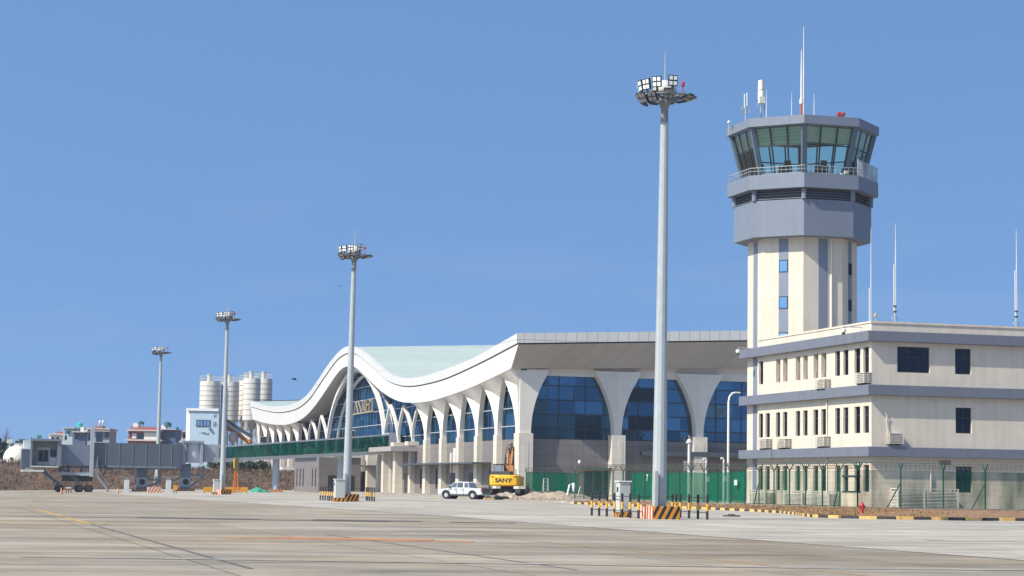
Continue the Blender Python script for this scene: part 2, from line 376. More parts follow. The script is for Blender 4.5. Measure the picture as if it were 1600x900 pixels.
def dup(root, loc, rz=None, label=None, scale=None):
    r = root.copy(); COL.objects.link(r); r.location = loc
    if rz is not None: r.rotation_euler = (0, 0, rz)
    if label: r['label'] = label
    if scale: r.scale = scale
    for ch in kids(root):
        c = ch.copy(); COL.objects.link(c); c.parent = r
        for g in kids(ch):
            d = g.copy(); COL.objects.link(d); d.parent = c
    return r
def text(name, body, size, mat, parent, mw, extrude=.01, bold=0.0, sx=1.0):
    cu = bpy.data.curves.new(name, 'FONT'); cu.body = body; cu.size = size; cu.extrude = extrude; cu.offset = bold
    cu.align_x = 'CENTER'; cu.align_y = 'CENTER'
    t = bpy.data.objects.new(name, cu); COL.objects.link(t)
    dg = bpy.context.evaluated_depsgraph_get(); dg.update()
    me = bpy.data.meshes.new_from_object(t.evaluated_get(dg)); bpy.data.objects.remove(t)
    me.transform((WM(parent).inverted() if parent else Matrix.Identity(4)) @ mw @ Matrix.Diagonal((sx, 1, 1, 1)))
    me.materials.clear(); me.materials.append(mat)
    o = bpy.data.objects.new(name, me); COL.objects.link(o)
    if parent: o.parent = parent
    return o
def facing(loc, right, up):
    r = Vector(right).normalized(); u = Vector(up).normalized(); n = r.cross(u); mm = Matrix.Identity(4)
    for i in range(3): mm[i][0], mm[i][1], mm[i][2], mm[i][3] = r[i], u[i], n[i], loc[i]
    return mm
# ================================================================== THE SETTING
conc_apron = CONCRETE('apron_concrete', (.355, .312, .248), 5.0, .6, 0.0)
conc_road = CONCRETE('shoulder_concrete', (.455, .42, .36), 6.0, .75, 31.0, (1, .96, .9))
dirt = M('brown_verge_soil', (.26, .15, .08), .95, .35, .9, bump=.3)
soil = M('terrain_soil', (.20, .15, .10), .95, .3, .2, bump=.3)
paving = CONCRETE('forecourt_paving', (.38, .35, .30), 1.2, .8, 11.0, (1, .96, .9))
def sheet(name, mat, x0, x1, y0, y1, nx, ny, dz):
    b = MB(); b.grid(nx, ny, lambda u, v: (x0+(x1-x0)*u, y0+(y1-y0)*v, gz(x0+(x1-x0)*u, y0+(y1-y0)*v)+dz))
    return struct(b.build(name, mat, fix=False))
g = MB(); g.quad((-1600, -1600, -1.6), (1600, -1600, -1.6), (1600, 1600, -1.6), (-1600, 1600, -1.6)); struct(g.build('ground', soil))
sheet('apron', conc_apron, -60, 24, -40, 347, 14, 70, 0)
sheet('service_road', conc_road, 24, 60, -40, 347, 8, 70, 0.0)
g = MB(); g.bx(60, 130, -40, 102.5, -.3, 0); struct(g.build('road', conc_road))
# painted apron markings and worn patches, thin sheets above the slabs
yl = M('worn_yellow_line', (.50, .33, .08), .8, .45, 5)
rust = M('rust_stain', (.42, .20, .09), .9, .35, 1.2)
tyre = M('tyre_mark', (.10, .095, .09), .9, .4, 2)
joint = M('joint_sealant', (.13, .12, .11), .9, .3, 3)
def mark(name, mat, pts, w, dz=.005):
    b = MB()
    for (x0, y0), (x1, y1) in zip(pts, pts[1:]):
        n = max(1, int(math.hypot(x1-x0, y1-y0)/4)); d = Vector((x1-x0, y1-y0, 0)).normalized(); s = Vector((-d.y, d.x, 0))*w/2
        for i in range(n):
            a = Vector((x0+(x1-x0)*i/n, y0+(y1-y0)*i/n, 0)); c = Vector((x0+(x1-x0)*(i+1)/n, y0+(y1-y0)*(i+1)/n, 0))
            q = [a-s, c-s, c+s, a+s]; b.quad(*[(p.x, p.y, gz(p.x, p.y)+dz) for p in q])
    return struct(b.build(name, mat, fix=False))
mark('yellow_guide_line', yl, [(5.6, 71), (5.6, 104)], .22)
mark('yellow_guide_line', yl, [(5.6, 72.5), (6.1, 70.2), (7.0, 69.6)], .22, .009)
mark('yellow_guide_line', M('faded_yellow_line', (.40, .26, .13), .85, .4, 5), [(16.3, 20), (16.3, 66)], .13)
mark('slab_joint', joint, [(5.6, 36), (5.6, 70)], .12)
mark('slab_joint', joint, [(24.0, 10), (24.0, 170)], .13, .006)
mark('slab_joint', joint, [(11.5, 36), (11.5, 60)], .08)
mark('rust_stain', rust, [(8.0, 55.7), (14.2, 53.5)], 1.3)
mark('rust_stain', rust, [(9.3, 55.9), (13.2, 54.3)], 2.2, .009)
mark('tyre_mark', tyre, [(2.6, 84.5), (9.5, 82.6), (18, 80.6)], 1.1)
mark('tyre_mark', tyre, [(8.4, 83.6), (13.0, 82.4)], 2.0, .009)
mark('tyre_mark', tyre, [(15.4, 83), (19.5, 81.6)], 1.6, .009)
mark('tyre_mark', tyre, [(20.5, 81), (23.0, 80.2)], 1.2, .009)
mark('tyre_mark', tyre, [(30.0, 58.6), (36, 57.4)], .35)
mark('tyre_mark', tyre, [(26.0, 103.5), (31.5, 102)], .4)
mark('tyre_mark', M('faint_skid', (.30, .28, .25), .9, .3, 2), [(2.0, 41), (18, 37), (28, 36)], .5, .009)

# kerb with alternating yellow and black blocks
KERB = [(96, 102.4), (56, 102.4), (50.6, 102.9), (48.4, 104.3), (48.0, 106.6), (49.2, 111), (51.4, 117), (53.4, 124), (54.5, 131), (54.8, 140), (54.8, 173)]
def walk(path, step):
    out = []; acc = 0
    pts = [Vector((p[0], p[1], 0)) for p in path]; total = [0]
    for a, b in zip(pts, pts[1:]): total.append(total[-1]+(b-a).length)
    t = 0
    while t <= total[-1]+1e-6:
        for i in range(len(pts)-1):
            if t <= total[i+1]+1e-6:
                out.append(pts[i].lerp(pts[i+1], (t-total[i])/(total[i+1]-total[i]))); break
        t += step
    return out
kyel = M('kerb_yellow', (.72, .45, .14), .7, .3, 4); kblk = M('kerb_black', (.045, .042, .04), .8, .3, 4)
def kerb(path, z, h, step=.98, mats=(0, 1), w=.22):
    b = MB(); P = walk(path, step)
    for i in range(len(P)-1):
        b.cur = mats[i % 2]; a, c = P[i], P[i+1]; d = (c-a).normalized(); s = Vector((-d.y, d.x, 0))*w
        a = a+d*.008; c = c-d*.008; ch = s*.15
        vs = [a+Vector((0,0,z-.2)), c+Vector((0,0,z-.2)), c+s+Vector((0,0,z-.2)), a+s+Vector((0,0,z-.2)),
              a+ch+Vector((0,0,z+h)), c+ch+Vector((0,0,z+h)), c+s+Vector((0,0,z+h)), a+s+Vector((0,0,z+h))]
        b.raw(vs, [(0,3,2,1),(4,5,6,7),(0,1,5,4),(1,2,6,5),(2,3,7,6),(3,0,4,7)])
    return struct(b.build('kerb', [kyel, kblk], bevel=.015))
kerb(KERB[::-1], 0, .16, w=-.22)
kgrey = M('kerb_grey', (.20, .19, .18), .8, .2, 3); kor = M('kerb_orange', (.68, .44, .22), .7, .25, 4)
b = MB(); struct(b.bx(56.4, 66.4, 208.0, 208.25, -.1, .13).build('kerb', kgrey))
b = MB()
for px in (765, 800, 821, 849, 879, 904):
    p = onY(px, 780, 207.9); b.bx(p.x-.55, p.x+.55, 207.88, 208.27, .0, .2)
struct(b.build('kerb', kor, bevel=.02))
# brown verge between kerb and fence, rising to the yard behind the fence
F = [(96, 121), (60, 121), (57.2, 121), (57.2, 121), (57.2, 121), (57.2, 121.5), (57.2, 123.5), (57.2, 128), (57.2, 133), (57.2, 141), (57.2, 173)]
b = MB(); NV = 6
def verge(u, v):
    t = u*(len(KERB)-1); i = min(int(t), len(KERB)-2); t -= i
    k = Vector(KERB[i]).lerp(Vector(KERB[i+1]), t); f = Vector(F[i]).lerp(Vector(F[i+1]), t); q = k.lerp(f, .02+.98*v)
    return (q.x, q.y, .13+.27*v+.05*math.sin(q.x*1.7+q.y*.9)*v*(1-v)*4)
b.grid(80, NV, verge); struct(b.build('verge', dirt, fix=False, smooth=True))
b = MB(); b.bx(57.2, 150, 121, 180, -.3, .36); b.bx(58.2, 150, 180, 460, -.3, .12); struct(b.build('yard', paving))
b = MB(); b.bx(60.6, 68, 236, 424, -.2, .22); struct(b.build('forecourt', paving))
# dry embankment and the terrain behind it
rnd = random.Random(3)
def hn(x, y): return math.sin(x*.31+1.3)*math.sin(y*.47)+.5*math.sin(x*.83+y*.6)+.3*math.sin(x*2.1-y*1.3)
def emb(u, v):
    x = -30+130*u; y = 345+22*v; top = 3.9-.9*clamp((x-25)/35, 0, 1)
    s = 1-(1-clamp(v*1.35, 0, 1))**1.7
    return (x, y+1.2*math.sin(x*.5)*(1-v), -1.3+(top+1.3)*s+.28*hn(x, y)*clamp(v*4, 0, 1))
dry = M('dry_grass_bank', (.110, .069, .046), .95, .5, .6, bump=.5, streak=.4)
b = MB(); b.grid(130, 22, emb); struct(b.build('embankment', dry, fix=False, smooth=True))
b = MB(); b.grid(40, 30, lambda u, v: (-150+700*u, 366.5+900*v, 2.6+2.5*v+.5*hn(u*90, v*90))); struct(b.build('terrain', soil, fix=False, smooth=True))
# dry grass tufts on the bank
b = MB()
for i in range(16000):
    u, v = rnd.random(), rnd.random()**.8; x, y, z = emb(u, v)
    h = .3+.7*rnd.random()**2; a = rnd.random()*6.28; dx, dy = math.cos(a)*.09, math.sin(a)*.09; lx, ly = rnd.uniform(-.3, .3), rnd.uniform(-.3, .3)
    b.quad((x-dx, y-dy, z-.1), (x+dx, y+dy, z-.1), (x+lx, y+ly, z+h))
stuff(b.build('dry_grass', M('dry_grass', (.145, .088, .055), .95, .6, .22), fix=False))
stuff(bpy.data.objects['dry_grass'])
b = MB()
for i in range(9000):                     # thin short grass on the verge
    u, v = rnd.random(), rnd.random(); x, y, z = verge(u*.999, v)
    h = .03+.09*rnd.random(); a = rnd.random()*6.28; dx, dy = math.cos(a)*.05, math.sin(a)*.05
    b.quad((x-dx, y-dy, z-.02), (x+dx, y+dy, z-.02), (x+rnd.uniform(-.05, .05), y, z+h))
stuff(b.build('verge_grass', M('verge_grass', (.30, .19, .09), .95, .4, .5), fix=False))

# ================================================================== TERMINAL
T = thing('terminal_building', 'long white terminal with wave shaped roof, blue glass and flared cream pillars', 'terminal', (66.9, 325, 0))
YC, Y0, SP = 325.1, 230.5, 9.01
def half(tab):
    f = interp(tab)
    return lambda y: f(abs(y-YC))-.0085*max(0, y-YC)
zt = half([(0,22.98),(3.3,22.85),(7,22.45),(16,20.8),(24.7,18.75),(32.9,17.03),(42.3,16.08),(51.6,15.84),(61.7,16.05),(79.4,16.87),(89.3,17.75),(98.8,18.62),(102,18.9)])
zg = half([(0,22.0),(3.3,21.9),(7.8,21.45),(16,19.75),(24.7,17.75),(30.6,16.4),(39.2,15.3),(45.9,14.92),(55.9,14.88),(65.1,15.1),(82,16.2),(98.8,17.6),(102,17.85)])
zb = half([(0,19.95),(3.3,19.85),(7,19.38),(16,17.3),(24.7,15.25),(32.9,13.73),(39.2,12.98),(45.9,12.61),(55.9,12.47),(65,12.75),(75.9,13.3),(84.4,13.9),(95.6,14.85),(102,15.4)])
RISE = .046; YA, YB = 226.4, 423.8; XR = 122.0
roof = MB(); roof.grid(96, 12, lambda u, v: (65.0+(XR-65.0)*v, YA+(YB-YA)*u, zt(YA+(YB-YA)*u)+RISE*(XR-65)*v))
roofo = roof.build('roof', roofgreen, T, smooth=True)
b = MB()   # thin front strip and its returns on the two gable ends
b.grid(120, 1, lambda u, v: (64.85, YA+(YB-YA)*u, zg(YA+(YB-YA)*u)+(zt(YA+(YB-YA)*u)+.10-zg(YA+(YB-YA)*u))*v))
b.grid(120, 1, lambda u, v: (64.85+.5*v, YA+(YB-YA)*u, zt(YA+(YB-YA)*u)+.10))
b.grid(120, 1, lambda u, v: (64.85+.25*v, YA+(YB-YA)*u, zg(YA+(YB-YA)*u)))
for y in (YA, YB):
    s = -1 if y == YA else 1
    b.grid(40, 1, lambda u, v: (64.85+(XR-64.85)*u, y+s*.15, zg(y)+(zt(y)+.10-zg(y))*v+RISE*(XR-65)*u))
    b.grid(40, 1, lambda u, v: (64.85+(XR-64.85)*u, y+s*.15-s*.6*v, zt(y)+.10+RISE*(XR-65)*u))
    b.grid(40, 1, lambda u, v: (64.85+(XR-64.85)*u, y+s*.15-s*.3*v, zg(y)+RISE*(XR-65)*u))
b.build('roof_edge', roofwhite, T, fix=False)
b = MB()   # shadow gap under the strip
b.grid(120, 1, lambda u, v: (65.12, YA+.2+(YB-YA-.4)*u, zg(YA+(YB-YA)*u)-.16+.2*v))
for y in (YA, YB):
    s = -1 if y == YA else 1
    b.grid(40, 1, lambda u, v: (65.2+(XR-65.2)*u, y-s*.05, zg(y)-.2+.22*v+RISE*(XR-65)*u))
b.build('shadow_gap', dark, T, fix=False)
IN = 2.9   # gable soffit runs back this far
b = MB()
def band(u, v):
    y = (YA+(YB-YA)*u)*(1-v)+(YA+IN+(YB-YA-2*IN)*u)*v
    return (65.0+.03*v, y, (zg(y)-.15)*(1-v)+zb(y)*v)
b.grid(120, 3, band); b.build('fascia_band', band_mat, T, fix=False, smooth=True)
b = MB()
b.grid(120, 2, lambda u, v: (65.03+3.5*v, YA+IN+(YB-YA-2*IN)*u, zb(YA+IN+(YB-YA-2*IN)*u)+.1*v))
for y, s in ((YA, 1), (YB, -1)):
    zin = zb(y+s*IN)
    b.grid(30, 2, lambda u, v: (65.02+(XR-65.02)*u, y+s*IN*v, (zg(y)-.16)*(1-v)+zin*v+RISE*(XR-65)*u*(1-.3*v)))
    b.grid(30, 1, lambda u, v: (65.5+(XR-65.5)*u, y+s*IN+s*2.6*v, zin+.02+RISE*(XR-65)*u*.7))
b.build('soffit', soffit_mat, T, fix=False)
# flared pillars: winged funnels on stone blocks
ZB = 7.5
def flare(front, along, out, sl, sr, zc, ztl, ztr, wl, wr, name='pillar', rec=.5, tipo=.5, stem=.62, back=.6, bandout=None):
    """front: (x,y) of the stem's front centre; along/out: unit vectors in plan; wl/wr: wing half widths"""
    b = MB(); o = Vector((front[0], front[1], 0)); A = Vector((*along, 0)); O = Vector((*out, 0)); n = 10
    tops = []
    for sgn, w, ztop in ((-1, wl, ztl), (1, wr, ztr)):
        if w <= 0: continue
        ringsC, ringsT, ringsB = [], [], []
        for i in range(n+1):
            t = i/n; g = t**2.1
            c = o-O*(rec*t**1.5); c.z = ZB+(zc-ZB)*t
            tp = o+A*sgn*(stem+(w-stem)*g)+O*(tipo*t**2); tp.z = ZB+(ztop-ZB)*t
            bk = o+A*sgn*(stem+(w-stem)*g)+O*(tipo*t**2)-O*(back+tipo*t**2 if bandout is None else back); bk.z = tp.z
            ringsC.append(c); ringsT.append(tp); ringsB.append(bk)
        for i in range(n):
            for k in range(4):
                f0, f1 = k/4, (k+1)/4
                b.quad(ringsC[i].lerp(ringsT[i], f0), ringsC[i+1].lerp(ringsT[i+1], f0), ringsC[i+1].lerp(ringsT[i+1], f1), ringsC[i].lerp(ringsT[i], f1))
            b.quad(ringsT[i], ringsT[i+1], ringsB[i+1], ringsB[i])
        tops.append((sgn, ringsC[-1], ringsT[-1], ringsB[-1]))
        if bandout:      # inclined soffit facet between the crease and the roof's lower edge
            for k in range(5):
                f0, f1 = k/5, (k+1)/5; p0, p1 = ringsC[-1].lerp(ringsT[-1], f0), ringsC[-1].lerp(ringsT[-1], f1)
                b.quad(p0, p1, bandout(p1), bandout(p0))
        else:
            q = ringsC[-1].copy(); q.z = ringsT[-1].z+.35; q2 = ringsT[-1].copy(); q2.z += .35
            b.quad(ringsC[-1], ringsT[-1], q2, q)
            b.quad(ringsT[-1], ringsB[-1], Vector((ringsB[-1].x, ringsB[-1].y, q2.z)), q2)
    return b
yi = lambda k: Y0+SP*k
FLARES = list(range(0, 6))+list(range(16, 22))
for k in FLARES:
    y = yi(k); first, last = k == 0, k == 21
    wl = SP/2 if not first else .95; wr = SP/2 if not last else .95
    # along=+y : left wing towards -y
    b = flare((66.15, y), (0, 1), (-1, 0), 0, 0, zb(y)-2.1, zb(y-SP/2)-.2, zb(y+SP/2)-.2, wl, wr,
              bandout=lambda p: Vector((65.06, p.y, zb(p.y)-.01)))
    if first or last:     # corner pillar turns the corner with a wing along the gable
        s = -1 if first else 1; yg = YA+IN+.25 if first else YB-IN-.25
        c = flare((66.95, yg), (1, 0), (0, s), 0, 0, 14.5, 0, 14.5, 0, 2.6, rec=.0, tipo=.1, back=1.4)
        b.raw(c.v, c.f)
        for i in range(10): pass
        b.bx(66.2, 67.5, min(yg, y), max(yg, y), 7.4, 14.7)
    b.build('pillar', creamwhite, T)
GX = [66.95]+[onY(px, 680, YA+IN+.25).x for px in (965.5, 1093.5)]; GX += [GX[-1]+10.2, GX[-1]+20.4, GX[-1]+30.6]
for x in GX[1:]:
    flare((x, YA+IN+.25), (1, 0), (0, -1), 0, 0, 14.55, 14.55, 14.55, 2.75, 2.75, rec=.35, tipo=.0, stem=.45, back=1.4).build('pillar', creamwhite, T)
# stone blocks under the pillars
for k in range(22):
    y = yi(k); top = ZB if k < 8 or k > 13 else 5.6
    b = MB()
    if k in (6, 7, 14, 15): b.bx(65.6, 67.2, y-.95, y+.95, 6.85, 7.4); b.bx(66.1, 67.2, y-.7, y+.7, -.5, 6.85)
    elif k == 0: b.bx(66.05, 67.75, YA+IN-.1, y+.85, -.5, top); b.bx(66.6, 67.2, YA+IN-.13, YA+IN-.1, 1, 6.6)
    else: b.bx(66.05, 67.2, y-.75, y+.75, -.5, top)
    b.build('pillar_base', stone, T)
for x in GX[1:]:
    b = MB(); b.bx(x-.82, x+.82, YA+IN-.1, YA+IN+1.4, -.5, ZB); b.bx(x-.05, x+.45, YA+IN-.13, YA+IN-.1, .8, 6.8); b.build('pillar_base', stone, T)
# slender ribs: pointed arches either side of the great middle arch
def rib(y0, y1, z0, z1, x, w, name='arch_rib'):
    b = MB(); pts = []
    for i in range(13):
        t = i/12; pts.append(Vector((x-.35*t, y0+(y1-y0)*t**2.0, z0+(z1-z0)*t)))
    for p, q in zip(pts, pts[1:]): b.bar(p, q+(q-p).normalized()*.03, w, w*1.1)
    return b.build(name, white, T)
for k in (5, 6, 7, 13, 14, 15):
    ym = yi(k)+SP/2; za = min(zb(ym)-.25, 12.3+max(0, (zb(ym)-12.6)*.25))
    for x, w in ((66.6, .40),):
        if k != 5: rib(yi(k), ym, 7.3, za, x, w)
        elif k == 5: pass
        rib(yi(k+1), ym, 7.3, za, x, w) if k != 15 else None
def big(x, w, grow):
    for s in (-1, 1):
        b = MB(); pts = []
        hw = 22.5+grow
        for i in range(21):
            t = i/20; a = t*math.pi/2
            pts.append(Vector((x, YC+s*hw*(math.cos(a)**1.25 if t < 1 else 0), 6.2+(13.3+grow)*math.sin(a)**.92)))
        for p, q in zip(pts, pts[1:]): b.bar(p, q+(q-p).normalized()*.05, w, w*1.15)
        b.build('great_arch_rib', white, T)
big(66.5, .56, 0); big(67.95, .34, -1.0)
# curtain glass and transoms, front
b = MB()      # the glass stands back under the great arch
gx = lambda y: 68.4 if yi(5)+1 < y < yi(16)-1 else 66.72
for ya_, yb_, X_ in ((231, yi(5)+1, 66.72), (yi(5)+1, yi(16)-1, 68.4), (yi(16)-1, 419, 66.72)):
    b.grid(40, 2, lambda u, v: (X_, ya_+(yb_-ya_)*u, 6.9+(zb(ya_+(yb_-ya_)*u)+.1-6.9)*v))
for y in (yi(5)+1, yi(16)-1): b.quad((66.72, y, 6.9), (68.4, y, 6.9), (68.4, y, zb(y)), (66.72, y, zb(y)))
b.build('front_glass', blueglass, T, fix=False)
b = MB()
for z in (8.4, 10.5, 12.6, 14.7, 16.8, 18.6):
    y = 232.0
    while y < 418:
        if zb(y) > z+.2 and zb(y+1) > z+.2: b.bx(gx(y+.5)-.12, gx(y+.5)+.02, y, y+1, z-.05, z+.05)
        y += 1
b.build('transom', M('transom_metal', (.42, .45, .48), .4, .05), T)
b = MB()
for i in range(84):
    y = yi(0)+SP/4*i+1; b.bx(gx(y)-.06, gx(y)+.02, y-.03, y+.03, 6.9, zb(y))
b.build('mullion', M('mullion_metal', (.10, .14, .2), .4, .05), T)
# base wall of the front with doors and slit windows
b = MB(); b.bx(66.75, 68.9, 230.9, 420, -.5, 6.9); b.build('base_wall', granite, T)
for k in range(21):
    y = yi(k)+SP*.5
    if k in (2, 3, 6, 7): MB().bx(66.70, 66.8, y-1.1, y+1.1, .2, 3.0).build('door', frame_dark, T)
    else: MB().bx(66.70, 66.8, y-.25, y+.25, .9, 3.6).build('slit_window', winglass, T)
for (y0, y1) in ((246.5, 252), (247, 249.4), (258.6, 261.5)): pass
b = MB(); b.bx(66.5, 66.76, 260.2, 261.3, 3.0, 6.2); b.bx(66.5, 66.76, 262.3, 263.0, 3.0, 5.6); b.build('wall_duct', creamwhite, T)
# gable: glass, window bars, beam and base wall
YG = YA+IN+1.55
b = MB(); b.bx(67.6, 118, YG, YG+.1, 6.9, 14.9); b.build('side_glass', blueglass, T)
b = MB()
for z in (7.0, 8.15, 9.8, 11.45, 13.1): b.bx(67.6, 118, YG-.07, YG, z-.06, z+.06)
x = 68.0
while x < 118: b.bx(x-.05, x+.05, YG-.06, YG, 6.9, 14.7); x += 3.25
b.bx(73.1, 73.2, YG-.08, YG, 11.45, 13.1); b.build('side_mullion', frame_dark, T)
for x0, x1 in zip(GX, GX[1:]): MB().bx(x0+2.3, x1-2.4, YG-.5, YG-.08, 14.35, 15.2).build('window_head', creamwhite, T)
b = MB()
b.quad((66.3, YG-.45, 14.2), (120, YG-.45, 14.2), (120, YG-.45, 18.6), (66.3, YG-.45, 15.2)); b.build('gable_wall', creamwhite, T)
b = MB(); b.bx(67.6, 120, YG-.22, YG+1.4, -.5, 6.9); b.build('side_wall', granite, T)
b = MB(); p = onY(990, 700, YG-.6); b.bx(GX[2]-7, GX[3]+4, YG-1.6, YG-.25, 5.3, 5.62); b.bx(GX[2]-7.2, GX[3]+4.2, YG-1.75, YG-1.6, 5.2, 5.75)
b.build('gable_canopy', M('dark_canopy', (.07, .085, .10), .5, .1), T)
b = MB(); x = onY(930, 740, YG-.3).x; b.bx(x-1.3, x+1.6, YG-.30, YG-.24, .2, 3.2); b.build('gable_door', frame_dark, T)
b = MB(); b.bx(x-2.1, x+2.3, YG-1.6, YG-.25, 3.5, 3.72); b.build('door_canopy', M('dark_canopy', (.07, .085, .10)), T)
# gable on the far end and the back wall, so that the hall is closed
b = MB(); b.bx(67.6, 120, 419.6, 420.4, -.5, 14.9); b.bx(118.5, 119.5, 231.5, 419.6, -.5, 15.2); b.build('rear_wall', creamwhite, T)
# canopies on the apron front
b = MB(); b.bx(64.3, 67.5, 243.5, 284, 4.05, 4.25); b.build('front_canopy', M('dark_canopy', (.07, .085, .10)), T)
b = MB(); b.bx(64.6, 67.5, 306, 311, 4.0, 4.18); b.bx(64.4, 67.5, 331, 347, 4.0, 4.18); b.build('front_canopy', M('dark_canopy', (.07, .085, .10)), T)
b = MB(); b.bx(62.9, 67.5, 282.2, 297, 6.0, 6.65); b.build('entrance_canopy', M('canopy_stone', (.36, .33, .32), .6, .08), T)
b = MB(); b.bx(64.2, 65.3, 285.2, 286.5, 0, 6.0); b.bx(64.2, 65.3, 292.8, 294.1, 0, 6.0); b.build('canopy_column', stone, T)
b = MB(); b.bx(58.0, 64.4, 309.5, 330.5, -.6, 5.3); b.build('annex', granite, T)
for px in (572, 589, 608):
    y = onX(px, 740, 65.2).y; MB().bx(65.2, 66.9, y-.8, y+.8, -.5, 5.7).build('pilaster', stone, T)
b = MB(); b.bx(57.4, 62, 311.5, 331.5, 5.3, 5.75); b.bx(62, 64.6, 309.2, 331, 5.3, 5.5); b.build('annex_roof', M('annex_roof_white', (.60, .58, .56), .6, .08), T)
for y in (312.0, 314.6, 322.5, 325.2, 328): MB().bx(57.95, 58.01, y-.22, y+.22, .9, 3.6).build('annex_window', winglass, T)
for x_ in (59.4, 62.2): MB().bx(x_, x_+1.2, 309.44, 309.5, -.3, 2.6).build('annex_door', frame_dark, T)
b = MB(); b.bx(57.6, 60.2, 340, 346, 3.5, 3.9); b.bx(66.9-6, 67.5, 408, 412, 3.9, 4.3); b.build('side_canopy', M('annex_roof_white', (.60, .58, .56)), T)
# rooflight frames on the near slope of the roof
b = MB()
for x0, x1, y in ((84, 91, 296), (88, 91.5, 262)): 
    z = zt(y)+RISE*(x0-65); b.bx(x0, x1, y-3, y+2, z-.2, z+.75)
b.build('rooflight', M('rooflight_grey', (.22, .25, .26), .5, .1), T)
# gold letters on the glass of the great arch
gold = M('gold_letters', (.46, .36, .24), .4, .1, 3, .3)
b = MB(); X = 68.15
def st(y0, z0, y1, z1, w=.42): b.bar((X, y0, z0), (X, y1, z1), .2, w*.45)
ya = onX(553, 640, X).y; yb = onX(583, 640, X).y; za = onX(568, 645.5, X).z; hgt = onX(568, 625, X).z-za
L_ = lambda t: ya+(yb-ya)*t
b.bar((X, L_(0), za), (X, L_(1.0), za+.12), .3, .2)
for t0, z0, t1, z1, w in ((.03, .0, .10, .95, .40), (.10, .95, .22, .05, .40), (.22, .95, .34, .45, .36), (.34, .45, .40, 0, .4), (.50, .2, .44, .9, .4), (.44, .9, .56, .95, .3), (.56, .95, .58, .15, .36),
                          (.66, .02, .66, 1.0, .55), (.66, .55, .80, .60, .4), (.80, .02, .80, .75, .5), (.80, .95, .86, .75, .34), (.95, .02, .95, 1.06, .6)):
    st(L_(t0), za+hgt*z0, L_(t1), za+hgt*z1, w)
b.build('sign_letters', gold, T)
# ================================================================== OFFICE BUILDING
OX, OY, OL = 66.8, 139.0, 160.45
O = thing('office_building', 'three storey cream office block with grey bands and narrow windows beside tower', 'office building', (OX, OY, 0))
XE = 106.0
# walls are built as strips around the window openings so that the glass sits in a real recess
def wall_strip(b, axis, fixed, depth, a0, a1, z0, z1, openings):
    """axis 'y': wall plane x=fixed running in y; axis 'x': plane y=fixed running in x"""
    zs = sorted({z0, z1} | {o[2] for o in openings} | {o[3] for o in openings})
    for za, zb_ in zip(zs, zs[1:]):
        mid = (za+zb_)/2; cuts = sorted([(o[0], o[1]) for o in openings if o[2] < mid < o[3]])
        cur = a0
        for c0, c1 in cuts+[(a1, a1)]:
            if c0-cur > 1e-4:
                if axis == 'y': b.bx(fixed, fixed+depth, cur, c0, za, zb_)
                else: b.bx(cur, c0, fixed, fixed+depth, za, zb_)
            cur = max(cur, c1)
WPX = [(1185.5,1192),(1195.8,1202.8),(1212,1218.8),(1223,1230),(1243,1250),(1254.7,1261.7),(1270.8,1278.3),(1283,1291),(1304.7,1312.5),(1317.5,1325.5),(1335,1344),(1349,1357.8)]
yw = lambda px: onX(px, 700, OX).y
WY = [(yw(b_), yw(a_)) for a_, b_ in WPX]
F1, F2, F3 = (1.45, 3.40), (5.75, 7.72), (10.15, 12.05)
op = [(a_, b_, *F1) for a_, b_ in WY]+[(a_, b_, *F2) for a_, b_ in WY]+[(a_, b_, *F3) for i, (a_, b_) in enumerate(WY) if i != 1]
b = MB(); wall_strip(b, 'y', OX, .35, OY, OL, 3.9, 13.85, [o for o in op if o[2] > 3.9]); 
fx = lambda px: onY(px, 600, OY).x
FO = [(fx(1402), fx(1453), 10.22, 12.12), (fx(1492.5), fx(1517.5), 10.22, 12.12), (fx(1493), fx(1518), 5.85, 7.75), (fx(1493), fx(1518), 1.5, 3.42)]
wall_strip(b, 'x', OY, .35, OX+.35, XE, 3.9, 13.85, [o for o in FO if o[2] > 3.9])
b.bx(XE-.3, XE, OY+.35, OL, -.3, 13.85); b.bx(OX+.35, XE-.3, OL-.3, OL, -.3, 13.85)
b.build('upper_wall', cream, O)
b = MB(); wall_strip(b, 'y', OX, .35, OY, OL, -.3, 3.9, [o for o in op if o[2] < 3.9]); wall_strip(b, 'x', OY, .35, OX+.35, XE, -.3, 3.9, [o for o in FO if o[2] < 3.9])
b.build('ground_floor_wall', tile, O)
b = MB(); b.bx(OX+.3, XE-.3, OY+.3, OL-.3, 12.9, 13.1); b.build('roof', paving, O)
for z0, z1 in ((4.01, 4.73), (8.47, 9.24), (12.42, 13.18)):
    b = MB(); e = .5; b.bx(OX-e, OX, OY-e, 163.4, z0, z1); b.bx(OX, XE+e, OY-e, OY, z0, z1); b.build('band', bandgrey, O, bevel=.03)
b = MB(); b.bx(OX-.06, XE, OY-.06, OY-.0, 13.78, 13.92); b.bx(OX-.06, OX, OY, OL, 13.78, 13.92); b.build('coping', cream, O)
balc = {2, 3, 4, 5, 6, 7}
for i, (y0, y1) in enumerate(WY):
    for fl, (z0, z1) in enumerate((F1, F2, F3)):
        if fl == 2 and i == 1: continue
        if fl == 2 and i in balc: continue
        fr = MB(); t = .05; X = OX+.16
        fr.bx(X, X+.08, y0, y1, z0, z0+t); fr.bx(X, X+.08, y0, y1, z1-t, z1); fr.bx(X, X+.08, y0, y0+t, z0+t, z1-t); fr.bx(X, X+.08, y1-t, y1, z0+t, z1-t)
        zm = z0+(z1-z0)*.66; fr.bx(X, X+.08, y0+t, y1-t, zm-.03, zm+.03)
        w = fr.build('window', frame_dark, O)
        p = MB(); p.bx(X+.03, X+.05, y0+t, y1-t, z0+t, z1-t); p.build('pane', winglass, w)
